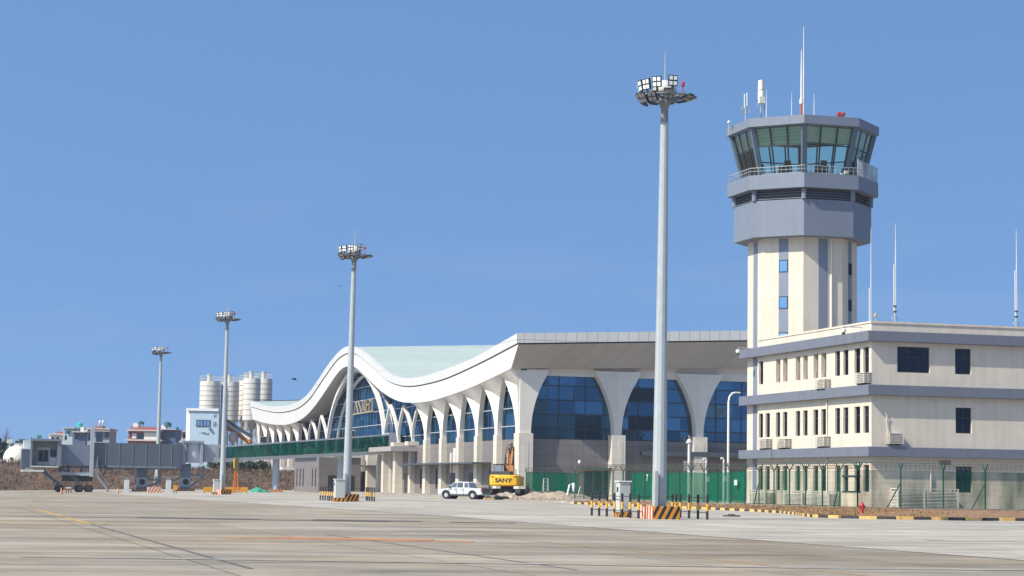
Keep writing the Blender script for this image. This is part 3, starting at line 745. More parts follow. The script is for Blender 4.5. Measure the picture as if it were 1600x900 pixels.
# open gallery on the top floor with railings and a tan back wall
b = MB(); b.bx(OX+1.7, OX+1.8, WY[7][0]-.4, WY[2][1]+.4, 9.3, 12.4); b.bx(OX+.36, OX+1.7, WY[7][0]-.4, WY[2][1]+.4, 9.95, 10.1)
for i in (7, 5, 3): b.bx(OX+.36, OX+1.7, WY[i][0]-.4, WY[i][0]-.3, 10.1, 12.4)
b.build('gallery', M('tan_paint', (.46, .38, .31), .7, .06), O)
b = MB()
for i in balc:
    y0, y1 = WY[i]
    for z in (10.45, 10.62): b.bx(OX+.2, OX+.24, y0, y1, z-.02, z+.02)
    for t in (.15, .5, .85): b.bx(OX+.2, OX+.24, y0+(y1-y0)*t-.02, y0+(y1-y0)*t+.02, 10.15, 10.6)
b.build('gallery_railing', M('railing_brown', (.30, .24, .20)), O)
for x0, x1, z0, z1 in FO:
    fr = MB(); t = .06; Y = OY+.16
    fr.bx(x0, x1, Y, Y+.08, z0, z0+t); fr.bx(x0, x1, Y, Y+.08, z1-t, z1); fr.bx(x0, x0+t, Y, Y+.08, z0+t, z1-t); fr.bx(x1-t, x1, Y, Y+.08, z0+t, z1-t)
    n = 3 if x1-x0 > 2 else 2
    for k in range(1, n): xx = x0+(x1-x0)*k/n; fr.bx(xx-.03, xx+.03, Y+.002, Y+.078, z0+t, z1-t)
    zm = z0+(z1-z0)*.6; fr.bx(x0+t, x1-t, Y+.001, Y+.079, zm-.025, zm+.025)
    w = fr.build('window', frame_dark, O); p = MB(); p.bx(x0+t, x1-t, Y+.03, Y+.05, z0+t, z1-t); p.build('pane', winglass, w)
b = MB()  # window wrap joining two ground floor windows, pale door leaf between
ya, yb = WY[10][0]-.1, WY[9][1]+.1
b.bx(OX-.06, OX, ya, yb, 1.40, 1.50); b.bx(OX-.06, OX, ya, yb, 2.55, 2.65); b.build('window_box', frame_dark, O)
def downpipe(pts, r=.055):
    return MB().tube(pts, r, 8).build('downpipe', creamwhite, O)
yp = yw(1293.5); downpipe([(OX-.1, yp, 8.45), (OX-.1, yp, 4.75)]); downpipe([(OX-.1, yp, 4.0), (OX-.1, yp, .2)])
xp = fx(1453); downpipe([(xp, OY-.1, 4.0), (xp, OY-.1, .2)])
p1 = onY(1384, 650, OY-.1); downpipe([(p1.x-.05, OY-.1, 7.2), (p1.x+.1, OY-.12, 7.0), (p1.x+.02, OY-.1, 6.7), (p1.x+.15, OY-.1, 5.8)], .035)
b = MB(); xv = fx(1476); b.bx(xv-.45, xv+.45, OY-.05, OY, 3.5, 3.8); b.build('vent', M('vent_grey', (.16, .15, .14)), O)
# louvred enclosures at the foot of the walls: one thing each
louv = M('cream_louvre', (.60, .55, .46), .5, .06)
def enclosure(x0, x1, y0, y1, z1, label, n=11):
    o = thing('louvre_enclosure', label, 'louvre screen', ((x0+x1)/2, (y0+y1)/2, .3), group='louvre screens along the office wall')
    fr = MB()
    xs = (x0, x1); ys = (y0, y1)
    for xx in xs:
        for yy in ys: fr.bx(xx-.05, xx+.05, yy-.05, yy+.05, .2, z1)
    if x1-x0 > 2.5: xm = (x0+x1)/2-.3; fr.bx(xm-.05, xm+.05, y0-.05, y0+.05, .2, z1)
    fr.bx(x0+.05, x1-.05, y0-.04, y0+.04, z1-.07, z1-.001); fr.bx(x0-.04, x0+.04, y0+.05, y1-.05, z1-.07, z1-.001)
    fr.build('frame', louv, o)
    sl = MB()
    for i in range(n):
        z = .42+(z1-.6)*i/n
        sl.quad((x0+.05, y0-.03, z), (x1-.05, y0-.03, z), (x1-.05, y0+.04, z+.07), (x0+.05, y0+.04, z+.07))
        sl.quad((x0-.03, y0+.05, z), (x0-.03, y1-.05, z), (x0+.04, y1-.05, z+.07), (x0+.04, y0+.05, z+.07))
    sl.build('slats', louv, o)
    MB().bx(x0+.2, x1-.06, y0+.2, y1-.06, .3, z1-.2).build('unit', M('backing_shade_grey', (.16, .16, .15)), o)  # dark backing box behind the slats, coloured as the shade inside
enclosure(fx(1392), fx(1485), OY-1.1, OY-.06, 1.75, 'long cream louvre screen at foot of shaded office wall')
for (pa, pb, lab) in ((1190, 1214, 'cream louvre screen at foot of sunlit office wall, farthest left'), (1240, 1272, 'cream louvre screen under paired green tinted ground floor windows, middle of the row'), (1278, 1314, 'cream louvre screen beside downpipe on sunlit office wall')):
    enclosure(OX-1.0, OX-.06, yw(pb), yw(pa), 1.45, lab, 9)
# air conditioner cages hung on the walls: one thing each
def cage(c, w, d, h, side, label):
    x, y, z = c; o = thing('air_conditioner_cage', label, 'air conditioner', c, group='air conditioner cages on the office wall')
    k = MB(); n = 6
    if side == 'x':       # on the wall facing -x
        for i in range(n+1):
            zz = z+h*i/n; k.bx(x-d, x, y-w/2, y+w/2, zz-.022, zz+.022)
        for yy in (y-w/2, y+w/2-.05):
            for xx in (x-d-.002, x-d/2): k.bx(xx, xx+.05, yy-.002, yy+.052, z-.03, z+h+.03)
        k.build('louvre', louv, o); u = MB(); u.bx(x-d+.12, x-.05, y-w/2+.12, y+w/2-.12, z+.03, z+h-.06); u.build('unit', M('unit_white', (.6, .6, .58)), o)
        br = MB(); br.bx(x-d, x, y-w/4, y-w/4+.06, z-.12, z-.04); br.bx(x-d, x, y+w/4, y+w/4+.06, z-.12, z-.04); br.bx(x-d+.1, x-.1, y-w/3, y+w/3, z-.14, z-.121)
        br.build('bracket', dark, o)
    else:
        for i in range(n+1):
            zz = z+h*i/n; k.bx(x-w/2, x+w/2, y-d, y, zz-.022, zz+.022)
        for xx in (x-w/2, x+w/2-.05):
            for yy in (y-d-.002, y-d/2): k.bx(xx-.002, xx+.052, yy, yy+.05, z-.03, z+h+.03)
        k.build('louvre', louv, o); u = MB(); u.bx(x-w/2+.12, x+w/2-.12, y-d+.12, y-.05, z+.03, z+h-.06); u.build('unit', M('unit_white', (.6, .6, .58)), o)
        br = MB(); br.bx(x-w/4, x-w/4+.06, y-d, y, z-.12, z-.04); br.bx(x+w/4, x+w/4+.06, y-d, y, z-.12, z-.04); br.build('bracket', dark, o)
def cg(px0, px1, py, h, lab):
    y = (yw(px0)+yw(px1))/2; z = onX((px0+px1)/2, py, OX).z; cage((OX, y, z), 1.6, .62, h, 'x', lab)
cg(1347, 1362, 598.5, .72, 'slatted air conditioner cage under top floor windows at building corner')
cg(1283, 1301, 607, .66, 'slatted air conditioner cage below open gallery on top floor')
cg(1194, 1208, 700, .70, 'slatted air conditioner cage on middle floor, nearest the tower')
cg(1219, 1243, 699, .66, 'slatted air conditioner cage on middle floor, second from tower')
cg(1278, 1305, 697, .70, 'slatted air conditioner cage beside downpipe on middle floor')
p = onY(1395, 693, OY); cage((p.x, OY, p.z), 1.15, .62, .72, 'y', 'slatted air conditioner cage alone on the shaded office wall')

# security cameras on brackets
def cctv(c, v, label, zdrop=.35):
    o = thing('security_camera', label, 'camera', c)
    a = MB(); c = Vector(c); v = Vector(v); a.tube([c, c+v, c+v+Vector((0, 0, -.15))], .035, 6); a.build('arm', galv, o)
    d = MB(); q = c+v+Vector((0, 0, -.15)); d.lathe(q+Vector((0, 0, -.35)), [(.0, 0), (.12, .02), (.19, .12), (.2, .25), (.16, .34), (.05, .36)], 12); 
    hh = d.build('housing', white, o, smooth=True); e = MB(); e.lathe(q+Vector((0, 0, -.45)), [(0, 0), (.11, .04), (.15, .14)], 10); e.build('dome', black, o, smooth=True)
p = onX(1347, 511, OX); cctv((OX, p.y, 13.55), (-1.5, 0, 0), 'white dome camera on long arm near office roof corner')
p = onX(1178, 538, OX); cctv((OX, p.y, 13.2), (-1.5, -.2, 0), 'white dome camera on arm at the tower foot')

# ================================================================== CONTROL TOWER
TX, TY, TR = 71.22, 161.5, 4.22
K = thing('control_tower', 'octagonal cream control tower with grey collar and green glass cab', 'control tower', (TX, TY, 0))
def octv(r, z, cx=TX, cy=TY):
    q = r/math.cos(math.pi/8); return [Vector((cx+q*math.cos(math.pi/8+i*math.pi/4), cy+q*math.sin(math.pi/8+i*math.pi/4), z)) for i in range(8)]
def octring(b, prof, cap=True):
    rings = [octv(r, z) for r, z in prof]
    for a, c in zip(rings, rings[1:]):
        for i in range(8): b.quad(a[i], a[(i+1) % 8], c[(i+1) % 8], c[i])
    if cap: b.quad(*rings[0][::-1]); b.quad(*rings[-1])
    return b
octring(MB(), [(TR, -.3), (TR, 22.3)]).build('shaft', cream, K)
ZT = lambda py, r: onY(1249, py, TY-r*1.0).z     # heights read on the near edge
z_c0, z_c1, z_g0, z_g1, z_cab1, z_r1 = ZT(367, 5.2), ZT(310, 5.2), ZT(291.7, 5.7), ZT(269, 5.7), ZT(193, 5.5), ZT(178.5, 5.8)
b = octring(MB(), [(5.32, z_c0), (5.32, z_c1)]); b.build('collar', towergrey, K, bevel=.03)
b = octring(MB(), [(4.95, z_c1), (4.95, z_g0)]); b.build('louvre_core', M('louvre_dark', (.05, .055, .065)), K)
for i in range(8):       # louvre posts at the corners and blades between
    p = octv(5.28, 0)[i]; MB().cyl((p.x, p.y, z_c1), (p.x, p.y, z_g0), .22, n=8).build('louvre_post', towergrey, K)
b = MB()
for k in range(4):
    z = z_c1+.1+(z_g0-z_c1)*k/4
    A, C = octv(5.24, z), octv(5.06, z+.14)
    for i in range(8): b.quad(A[i], A[(i+1) % 8], C[(i+1) % 8], C[i])
b.build('louvre', M('louvre_blade', (.22, .24, .27)), K, fix=False)
b = octring(MB(), [(5.86, z_g0), (5.86, z_g1), (5.7, z_g1), (5.7, z_g1-.15), (4.4, z_g1-.15)], True); b.build('gallery_band', towergrey, K, bevel=.03)
# strips and windows in the shaft faces
nrm = lambda i: Vector((math.cos(i*math.pi/4), math.sin(i*math.pi/4), 0))
strip = MB(); glassb = MB(); glassf = MB()
for i in range(8):
    n = nrm(i); t = Vector((-n.y, n.x, 0)); c = Vector((TX, TY, 0))+n*TR
    def slab(bb, w, z0, z1, d0, d1):
        q = [c+t*s*w/2+n*d for d in (d0, d1) for s in (-1, 1)]
        vs = [Vector((p.x, p.y, z)) for z in (z0, z1) for p in (q[0], q[1], q[3], q[2])]
        bb.raw(vs, [(0,3,2,1),(4,5,6,7),(0,1,5,4),(1,2,6,5),(2,3,7,6),(3,0,4,7)])
    if i == 7: slab(strip, .8, .2, 22.2, -.05, .03)
    else: slab(strip, .82, .2, 22.2, -.05, .03)
    if i in (5, 7, 3, 1):
        for py in (415.5, 472.5, 529):
            z = onY(1218, py, TY-3).z; g1, g2 = MB(), MB(); slab(g1, .8, z-.52, z+.52, .0, .045); slab(g2, .66, z-.44, z+.44, .0, .06)
            wo = g1.build('window', frame_dark, K); g2.build('pane', winglass if i in (7, 1) else BLUEGLASS('tower_window_glass', (.22, .36, .50), (.01, .03, .05), .01) if 'tower_window_glass' not in MATS else MATS['tower_window_glass'], wo)
strip.build('grey_strip', M('strip_grey', (.185, .215, .285), .6, .06, .8, streak=.08), K)
n = nrm(6); b = MB(); px = onY(1299, 450, TY-TR-.1).x; b.tube([(px, TY-TR-.1, 22.2), (px, TY-TR-.1, 14)], .09, 8); b.build('downpipe', creamwhite, K)
# cab
rb, rt = 4.6, 5.52
zc0 = z_g1-.1
zv0 = zc0+.35
A, C = octv(rb, zv0), octv(rt, z_cab1)
b = octring(MB(), [(rb+.06, zc0-.06), (rb+.06, zv0)]); b.build('cab_upstand', M('upstand_grey', (.30, .32, .34)), K)
b = MB()
for i in range(8): b.quad(A[i], A[(i+1) % 8], C[(i+1) % 8], C[i])
b.build('cab_glass', cabglass, K, fix=False)
for i in range(8): MB().bar(A[i], C[i], .42, .3).build('cab_corner_post', M('cab_post_blue', (.10, .14, .18), .5, .05), K)
b = MB()
for i in range(8):
    j = (i+1) % 8
    for t in (1/3, 2/3): b.bar(A[i].lerp(A[j], t), C[i].lerp(C[j], t), .1, .1)
    for t in (.58,): b.bar(A[i].lerp(C[i], t), A[j].lerp(C[j], t), .09, .09)
b.build('cab_mullion', frame_dark, K)
b = MB()     # sun blinds across the top of the two apron faces
for i in (3, 4):
    for t in (.70, .77, .84, .91):
        P, Q = A[i].lerp(C[i], t), A[(i+1) % 8].lerp(C[(i+1) % 8], t); d = (Q-P).normalized(); nn = Vector((d.y, -d.x, 0))
        b.bar(P-nn*.12+d*.25, Q-nn*.12-d*.25, .06, .05)
b.build('sun_louvre', M('blind_grey', (.45, .48, .46)), K)
for i in (3, 4, 5, 6, 7):     # pale green roller blinds drawn down behind the upper panes
    j = (i+1) % 8; lo_ = .58 if i in (3, 4) else .64; ins = lambda v: v.lerp(Vector((TX, TY, v.z)), .045)
    b = MB(); b.quad(ins(A[i].lerp(C[i], lo_)), ins(A[j].lerp(C[j], lo_)), ins(A[j].lerp(C[j], .97)), ins(A[i].lerp(C[i], .97))); b.build('roller_blind', M('blind_pale_green', (.58, .68, .60), .8, .05), K, fix=False)
inner = [v.lerp(Vector((TX, TY, v.z)), .03) for v in A]
b = octring(MB(), [(rt-.05, z_cab1-.05), (rt-.05, z_cab1-.02)]); b.build('cab_ceiling', M('ceiling_white', (.78, .80, .76)), K)
b = MB()
for i in range(8):
    j = (i+1) % 8; P, Q = octv(3.9, zv0)[i], octv(3.9, zv0)[j]
    if i in (1, 2): continue
    m0 = P.lerp(Q, .5); b.box((m0.x, m0.y, zv0+.35), (1.0, .5, .7), math.atan2(Q.y-P.y, Q.x-P.x))
    b.box((m0.x+.2, m0.y, zv0+.95), (.55, .08, .42), math.atan2(Q.y-P.y, Q.x-P.x))
b.build('console', M('console_dark', (.04, .05, .055)), K)
b = octring(MB(), [(4.5, zv0-.12), (4.5, zv0-.06)]); b.build('cab_floor', M('cab_floor_pale', (.55, .58, .52)), K)
b = octring(MB(), [(rt+.05, z_cab1-.06), (5.93, z_cab1), (5.93, z_r1), (5.6, z_r1)]); b.build('cab_roof', towergrey, K, bevel=.03)
b = MB(); zr = z_g1
for zz, rad in ((zr+.62, .022), (zr+.34, .014)):
    V = octv(5.76, zz)
    for i in range(8): b.bar(V[i], V[(i+1) % 8], rad*2, rad*2)
V = octv(5.76, zr)
for i in range(8):
    P, Q = V[i], V[(i+1) % 8]
    for k in range(12):
        p = P.lerp(Q, k/12); b.bar(p, p+Vector((0, 0, .6)), .022, .022)
b.build('railing', galv, K)
b = MB(); V = octv(5.78, zr)
P, Q = V[6], V[7]; D = Q-P
E = V[7]
b.quad(P+Vector((0,0,.02)), Q+Vector((0,0,.02)), Q+Vector((0,0,1.25)), P+Vector((0,0,1.35)))
i0 = V[5].lerp(V[6], .97); i1 = V[6]
b.build('gallery_screen', NET('perforated_screen', (.55, .62, .66), .25), K, fix=False)
b = MB()
for p in (P, P.lerp(Q, .25), P.lerp(Q, .5), P.lerp(Q, .75), Q): b.bar(p, p+Vector((0, 0, 1.35)), .06, .06)
b.bar(P+Vector((0, 0, 1.35)), Q+Vector((0, 0, 1.25)), .05, .05); b.build('screen_frame', galv, K)

# things standing on the tower roof: one object each
def at_tower(px, depth): return onY(px, 180, TY+depth)
def rod(name, px, py_top, depth, r, label, cat='antenna', zb0=None, parts=None):
    p = at_tower(px, depth); z0 = z_r1 if zb0 is None else zb0; zt_ = onY(px, py_top, TY+depth).z
    o = thing(name, label, cat, (p.x, p.y, z0)); b = MB()
    b.tube([(p.x, p.y, z0-.05), (p.x, p.y, z0+(zt_-z0)*.55), (p.x, p.y, zt_)], [r, r*.85, r*.35], 8); b.build('rod', white, o)
    return o, p, z0, zt_
o, p, z0, z1 = rod('whip_antenna', 1252, 78, -2.2, .10, 'tall thick white whip antenna at middle of the cab roof')
MB().cyl((p.x, p.y, z0-.02), (p.x, p.y, z0+1.6), .13).build('base', M('antenna_base_red', (.30, .12, .10)), o); MB().cyl((p.x, p.y, z0+1.6), (p.x, p.y, z0+2.0), .16).build('collar', white, o)
rod('lightning_rod', 1255.5, 42, -1.6, .07, 'longest thin white lightning rod rising above the tower cab', 'lightning rod')
rod('whip_antenna', 1197.5, 140, 0, .045, 'thin dark based whip antenna just right of the drum antenna')
rod('whip_antenna', 1237, 145, 1.0, .045, 'short thin whip antenna just left of the tallest rods')
rod('whip_antenna', 1272, 146, .5, .045, 'short thin whip antenna between tallest rods and red beacon')
p = at_tower(1165, -1.5); zt_ = onY(1165, 145, TY-1.5).z
o = thing('dipole_antenna', 'twin rod dipole antenna at left end of the cab roof', 'antenna', (p.x, p.y, z_r1))
MB().tube([(p.x, p.y, z_r1-.05), (p.x, p.y, z_r1+1.3)], .06).build('mast', galv, o)
b = MB(); b.tube([(p.x-.1, p.y, z_r1+1.0), (p.x-.1, p.y, zt_-.1)], .05); b.tube([(p.x+.12, p.y, z_r1+1.2), (p.x+.12, p.y, zt_)], .05); b.build('rod', white, o)
b = MB(); b.tube([(p.x+.42*math.cos(a), p.y, z_r1+.9+.28*math.sin(a)) for a in [i*math.pi/8 for i in range(17)]], .025); b.tube([(p.x-.5, p.y, z_r1+.9), (p.x+.5, p.y, z_r1+.9)], .03); b.build('loop', galv, o)
p = at_tower(1189, -1.0); zt_ = onY(1189, 125, TY-1).z
o = thing('drum_antenna', 'fat cream drum antenna on a thin pole over the cab roof', 'antenna', (p.x, p.y, z_r1))
MB().tube([(p.x, p.y, z_r1-.05), (p.x, p.y, zt_-1.4)], .07).build('pole', galv, o)
H = zt_-z_r1
MB().lathe((p.x, p.y, zt_-1.75), [(.22, 0), (.27, .05), (.27, .75), (.23, .8), (.23, .88), (.27, .92), (.24, 1.7), (.1, 1.75)], 16).build('drum', M('drum_cream', (.70, .66, .55), .5, .05), o, smooth=True)
b = MB(); b.box((p.x-.05, p.y-.25, zt_-1.75), (.5, .3, .55)); b.build('box', M('drum_cream', (.70, .66, .55)), o)
b = MB(); b.tube([(p.x-.3, p.y, zt_-1.9), (p.x-.32, p.y, zt_-2.4)], .05); b.tube([(p.x+.3, p.y, zt_-2.0), (p.x+.28, p.y, zt_-2.7)], .05); b.build('bracket', steel, o)
p = at_tower(1314, -3.2); o = thing('obstruction_light', 'red twin headed warning light on right of the cab roof', 'warning light', (p.x, p.y, z_r1))
b = MB(); b.bx(p.x-.22, p.x+.22, p.y-.15, p.y+.15, z_r1-.02, z_r1+.6); b.build('base', red, o)
for s in (-1, 1): MB().lathe((p.x+s*.2, p.y, z_r1+.58), [(.08, 0), (.17, .08), (.18, .28), (.08, .36)], 10).build('lamp', red, o)
p = at_tower(1139, 1.0); o = thing('weather_sensor', 'small round sensor on short stalk at left roof edge', 'sensor', (p.x, p.y, z_r1-.6))
q = onY(1139, 191, p.y); MB().tube([(p.x, p.y, q.z-.9), (p.x, p.y, q.z)], .04).build('stalk', galv, o); MB().lathe((p.x, p.y, q.z-.15), [(.02, 0), (.14, .1), (.14, .2), (.04, .3)], 10).build('head', white, o)
p = onY(1317, 267, TY-5.2); o = thing('floodlight', 'small white twin floodlight on the cab gallery', 'floodlight', (p.x, p.y, z_g1))
MB().cyl((p.x, p.y, z_g1), (p.x, p.y, z_g1+.25), .05).build('stalk', galv, o)
for s in (-.18, .12): MB().box((p.x+s, p.y-.3, z_g1+.15+s*.6), (.24, .22, .24)).build('lamp', white, o)

# antennas along the office roof
for px, pyt, dpt, lab in ((1360, 357, 10.0, 'paired thin antenna near the office roof corner, beside the tower'), (1398.5, 350, .8, 'tall thin antenna with ring base right of the roof corner'), (1588, 358, .8, 'thin antenna with ring base near right end of the office roof')):
    p = onY(px, 505, OY+dpt); z0 = 13.0 if dpt > 2 else 13.85; zt_ = onY(px, pyt, OY+dpt).z
    o = thing('roof_antenna', lab, 'antenna', (p.x, p.y, z0), group='whip antennas on the office roof')
    b = MB(); b.tube([(p.x, p.y, z0-.3), (p.x, p.y, z0+1.3)], .085); b.build('base', galv, o)
    b = MB(); b.tube([(p.x+.05, p.y, z0+.9), (p.x+.05, p.y, z0+4.5), (p.x+.05, p.y, zt_)], [.045, .04, .012]); b.tube([(p.x-.08, p.y, z0+.9), (p.x-.08, p.y, z0+4.4)], .04); b.build('rod', white, o)
    b = MB(); b.tube([(p.x+.24*math.cos(a), p.y, z0+.26+.26*math.sin(a)) for a in [i*math.pi/9 for i in range(19)]], .025); b.build('ring', steel, o)
    b = MB(); b.cyl((p.x, p.y, z0+.85), (p.x, p.y, z0+.95), .13); b.cyl((p.x, p.y, z0+1.25), (p.x, p.y, z0+1.35), .13); b.build('clamp', dark, o)
p = onY(1368, 497, OY+.3); o = thing('roof_lamp', 'small brass coloured lamp on the office parapet corner', 'lamp', (p.x, p.y, 13.9))
MB().cyl((p.x, p.y, 13.85), (p.x, p.y, 14.25), .03).build('stalk', galv, o); MB().lathe((p.x, p.y, 14.2), [(.05, 0), (.12, .06), (.12, .25), (.05, .32)], 10).build('head', M('brass', (.5, .36, .14), .4), o)
# ================================================================== FLOODLIGHT MASTS
MX = 34.6; MASTS = [(1032.5, 95.4), (543, 0), (349, 0), (247, 0)]
mpos = []
for px, yy in MASTS:
    y = yy or onX(px, 700, MX).y; mpos.append((MX, y, gz(MX, y)))
x, y, z = mpos[0]; HH = 20.6
mast = thing('floodlight_mast', 'tallest nearest grey floodlight mast, in front of the control tower', 'floodlight mast', mpos[0], 0, 'floodlight masts along the apron')
b = MB(); b.cyl((x, y, .0), (x, y, 9.2), .36, .28, 12); b.cyl((x, y, 9.2), (x, y, HH-1.2), .275, .20, 12); b.build('pole', galv, mast)
b = MB(); b.cyl((x, y, HH-1.2), (x, y, HH-.45), .19, .185, 12); b.lathe((x, y, HH-.5), [(.19, 0), (.30, .28), (.32, .5), (.18, .6)], 12); b.build('collar', M('collar_grey', (.20, .21, .22), .5), mast)
b = MB(); b.bx(x-.44, x-.28, y-.62, y-.3, .5, 2.3); b.build('control_box', galv, mast)
b = MB()
for rr, zz in ((1.35, HH+.05), (.7, HH+.12)):
    pts = [(x+rr*math.cos(a), y+rr*math.sin(a), zz) for a in [i*math.pi/10 for i in range(21)]]; b.tube(pts, .045, 6)
for i in range(10):
    a = i*math.pi/5+.1; b.bar((x+.15*math.cos(a), y+.15*math.sin(a), HH+.02), (x+1.45*math.cos(a), y+1.45*math.sin(a), HH+.1), .07, .1)
b.build('head_frame', M('frame_steel', (.17, .18, .19), .5, .1, 3, .3), mast)
MB().lathe((x, y, HH+.3), [(.58, 0), (.6, .05), (.55, .25), (.4, .48), (.2, .6), (.02, .64)], 20).build('dome', M('dome_grey', (.52, .53, .50), .5), mast, smooth=True)
MB().tube([(x, y, HH+.9), (x, y, HH+2.35)], [.035, .02]).build('lightning_rod', galv, mast)
b = MB(); b.tube([(x+.95, y, HH+.15), (x+.95, y, HH+.7)], .025); b.lathe((x+.95, y, HH+.68), [(.05, 0), (.09, .05), (.09, .2), (.04, .26)], 10); b.build('warning_lamp', red, mast)
lampwhite = M('lamp_lens', (.86, .86, .84), .3, .02)
def flood(a, rr, zz, tilt, sz=.54):
    c = Vector((x+rr*math.cos(a), y+rr*math.sin(a), zz)); out = Vector((math.cos(a), math.sin(a), 0)); t = Vector((-out.y, out.x, 0))
    n = (out*math.cos(tilt)-Vector((0, 0, 1))*math.sin(tilt)).normalized(); u = n.cross(t)*-1
    if u.z < 0 and abs(u.z) > .05: u = -u
    def slab(b, w, h, d0, d1, ox=0, oz=0):
        q = [c+t*(ox+sx*w/2)+u*(oz+su*h/2)+n*d for d in (d0, d1) for sx, su in ((-1,-1),(1,-1),(1,1),(-1,1))]
        b.raw(q, [(0,3,2,1),(4,5,6,7),(0,1,5,4),(1,2,6,5),(2,3,7,6),(3,0,4,7)])
    b = MB(); slab(b, sz*.86, sz, -.10, .0); b.bar(c-n*.08, Vector((x+rr*.92*math.cos(a), y+rr*.92*math.sin(a), HH+.1)), .09, .09)
    o = b.build('floodlight', dark, mast)
    p = MB()
    for ox in (-.25, .25):
        for oz in (-.25, .25): slab(p, sz*.30, sz*.34, .0, .02, ox*sz*.82, oz*sz*.95)
    p.build('lens', lampwhite if zz > HH+.3 else M('lens_grey', (.20, .21, .22), .25, .1), o)  # sun glare put into colour: upper lenses white, lower tier dark grey
for a, zz, tl in ((R(180), .55, R(12)), (R(205), .55, R(10)), (R(232), .62, R(8)), (R(268), .68, R(8)), (R(150), .5, R(14)),
                  (R(170), -.05, R(35)), (R(195), -.1, R(30)), (R(222), -.1, R(35)), (R(258), .02, R(28)), (R(130), -.05, R(40)),
                  (R(310), -.05, R(72)), (R(345), -.02, R(75)), (R(20), .0, R(75)), (R(60), .0, R(70)), (R(100), .0, R(60))): flood(a, 1.3, HH+zz, tl)
b = MB(); b.bx(x-.62, x+.72, y-1.0, y+.85, -.2, .62); b.build('plinth', hazard, mast, bevel=.02)
b = MB(); b.bx(x-.66, x-.622, y-.95, y+.85, .0, .6); b.build('striped_plate', redwhite, mast)
for i, lab in ((1, 'second floodlight mast, standing in front of the great blue glass arch'), (2, 'third floodlight mast, in front of the silos and green walkway'), (3, 'farthest and smallest floodlight mast, rising behind the boarding bridge tunnel')):
    dup(mast, mpos[i], R((0, 12, 20, -10)[i]), lab).rotation_euler[1] = R((0, .6, .15, 0)[i])
mast.rotation_euler[1] = R(.3)
# bollard fences round the mast feet
x0, x1, y0, y1 = x-1.05, x+2.05, y-.9, y+7.0
bf = thing('bollard_fence', 'black and yellow bollard fence round the nearest mast foot', 'barrier', (x, y, 0), 0, 'bollard fences round the masts')
def bollard(bx_, by_):
    b = MB(); b.cur = 0; b.cyl((bx_, by_, 0), (bx_, by_, .42), .062, n=10); b.cyl((bx_, by_, .78), (bx_, by_, 1.2), .062, n=10); b.cur = 1; b.cyl((bx_, by_, .42), (bx_, by_, .78), .062, n=10)
    b.build('bollard', [blackp, yellow], bf)
front, back = [], []
lp = [onZ(px, py, 0) for px, py in ((997.5, 810.5), (984.5, 809.5), (972, 808.6), (960, 807.7), (948, 807), (936, 806.2), (924.5, 805.5))]
for p in lp: bollard(p.x, p.y)
rp = [onZ(px, py, 0) for px, py in ((1105, 812), (1090.5, 811), (1076.5, 810), (1063, 809), (1050.5, 808))]
for p in rp: bollard(p.x, p.y)
p = lp[2]; bollard(p.x+.22, p.y+1.2); p = rp[-1]; bollard(p.x+.07, p.y-.35)
b = MB(); 
for zz in (1.05, .33):
    b.bar((lp[0].x, lp[0].y, zz), (lp[-1].x, lp[-1].y, zz), .035, .035); b.bar((rp[0].x, rp[0].y, zz), (rp[-1].x, rp[-1].y, zz), .035, .035)
    b.bar((lp[0].x, lp[0].y, zz), (rp[-1].x, rp[-1].y, zz), .035, .035)
b.build('rail', blackp, bf)
dup(bf, mpos[1], None, 'black and yellow bollard fence round the second mast, before the grey annex')
# electrical cabinets beside the masts
def cabinet(c, w, d, h, label, dz=.25):
    o = thing('electrical_cabinet', label, 'electrical cabinet', c); X, Y, Z = c
    b = MB(); b.bx(X-w/2, X+w/2, Y-d/2, Y+d/2, Z+dz, Z+h); b.build('body', M('cabinet_grey', (.50, .51, .48), .5, .06, 1, streak=.1), o, bevel=.02)
    b = MB(); b.bx(X-w/2-.06, X+w/2+.06, Y-d/2-.06, Y+d/2+.06, Z+h, Z+h+.07); b.build('roof', M('cabinet_roof', (.62, .62, .58)), o, bevel=.02)
    b = MB(); b.bx(X-w/2-.012, X-w/2, Y-.12, Y+.12, Z+h*.72, Z+h*.86); b.build('vent', dark, o)
    b = MB(); b.bx(X-w/2-.08, X+w/2+.08, Y-d/2-.08, Y+d/2+.08, Z-.1, Z+dz); b.build('plinth', hazard, o)
p = onZ(988, 809, 0); cabinet((p.x+.05, p.y+1.6, 0), .58, .62, 1.75, 'grey electrical cabinet inside the nearest bollard fence')
p = atD(530, 779, 172); cabinet((p.x, p.y, 0), .8, .8, 1.75, 'grey electrical cabinet beside the second mast')
p = atD(339, 772, 246); cabinet((p.x, p.y, gz(p.x, p.y)), .9, .8, 1.7, 'pale electrical cabinet left of the third mast')

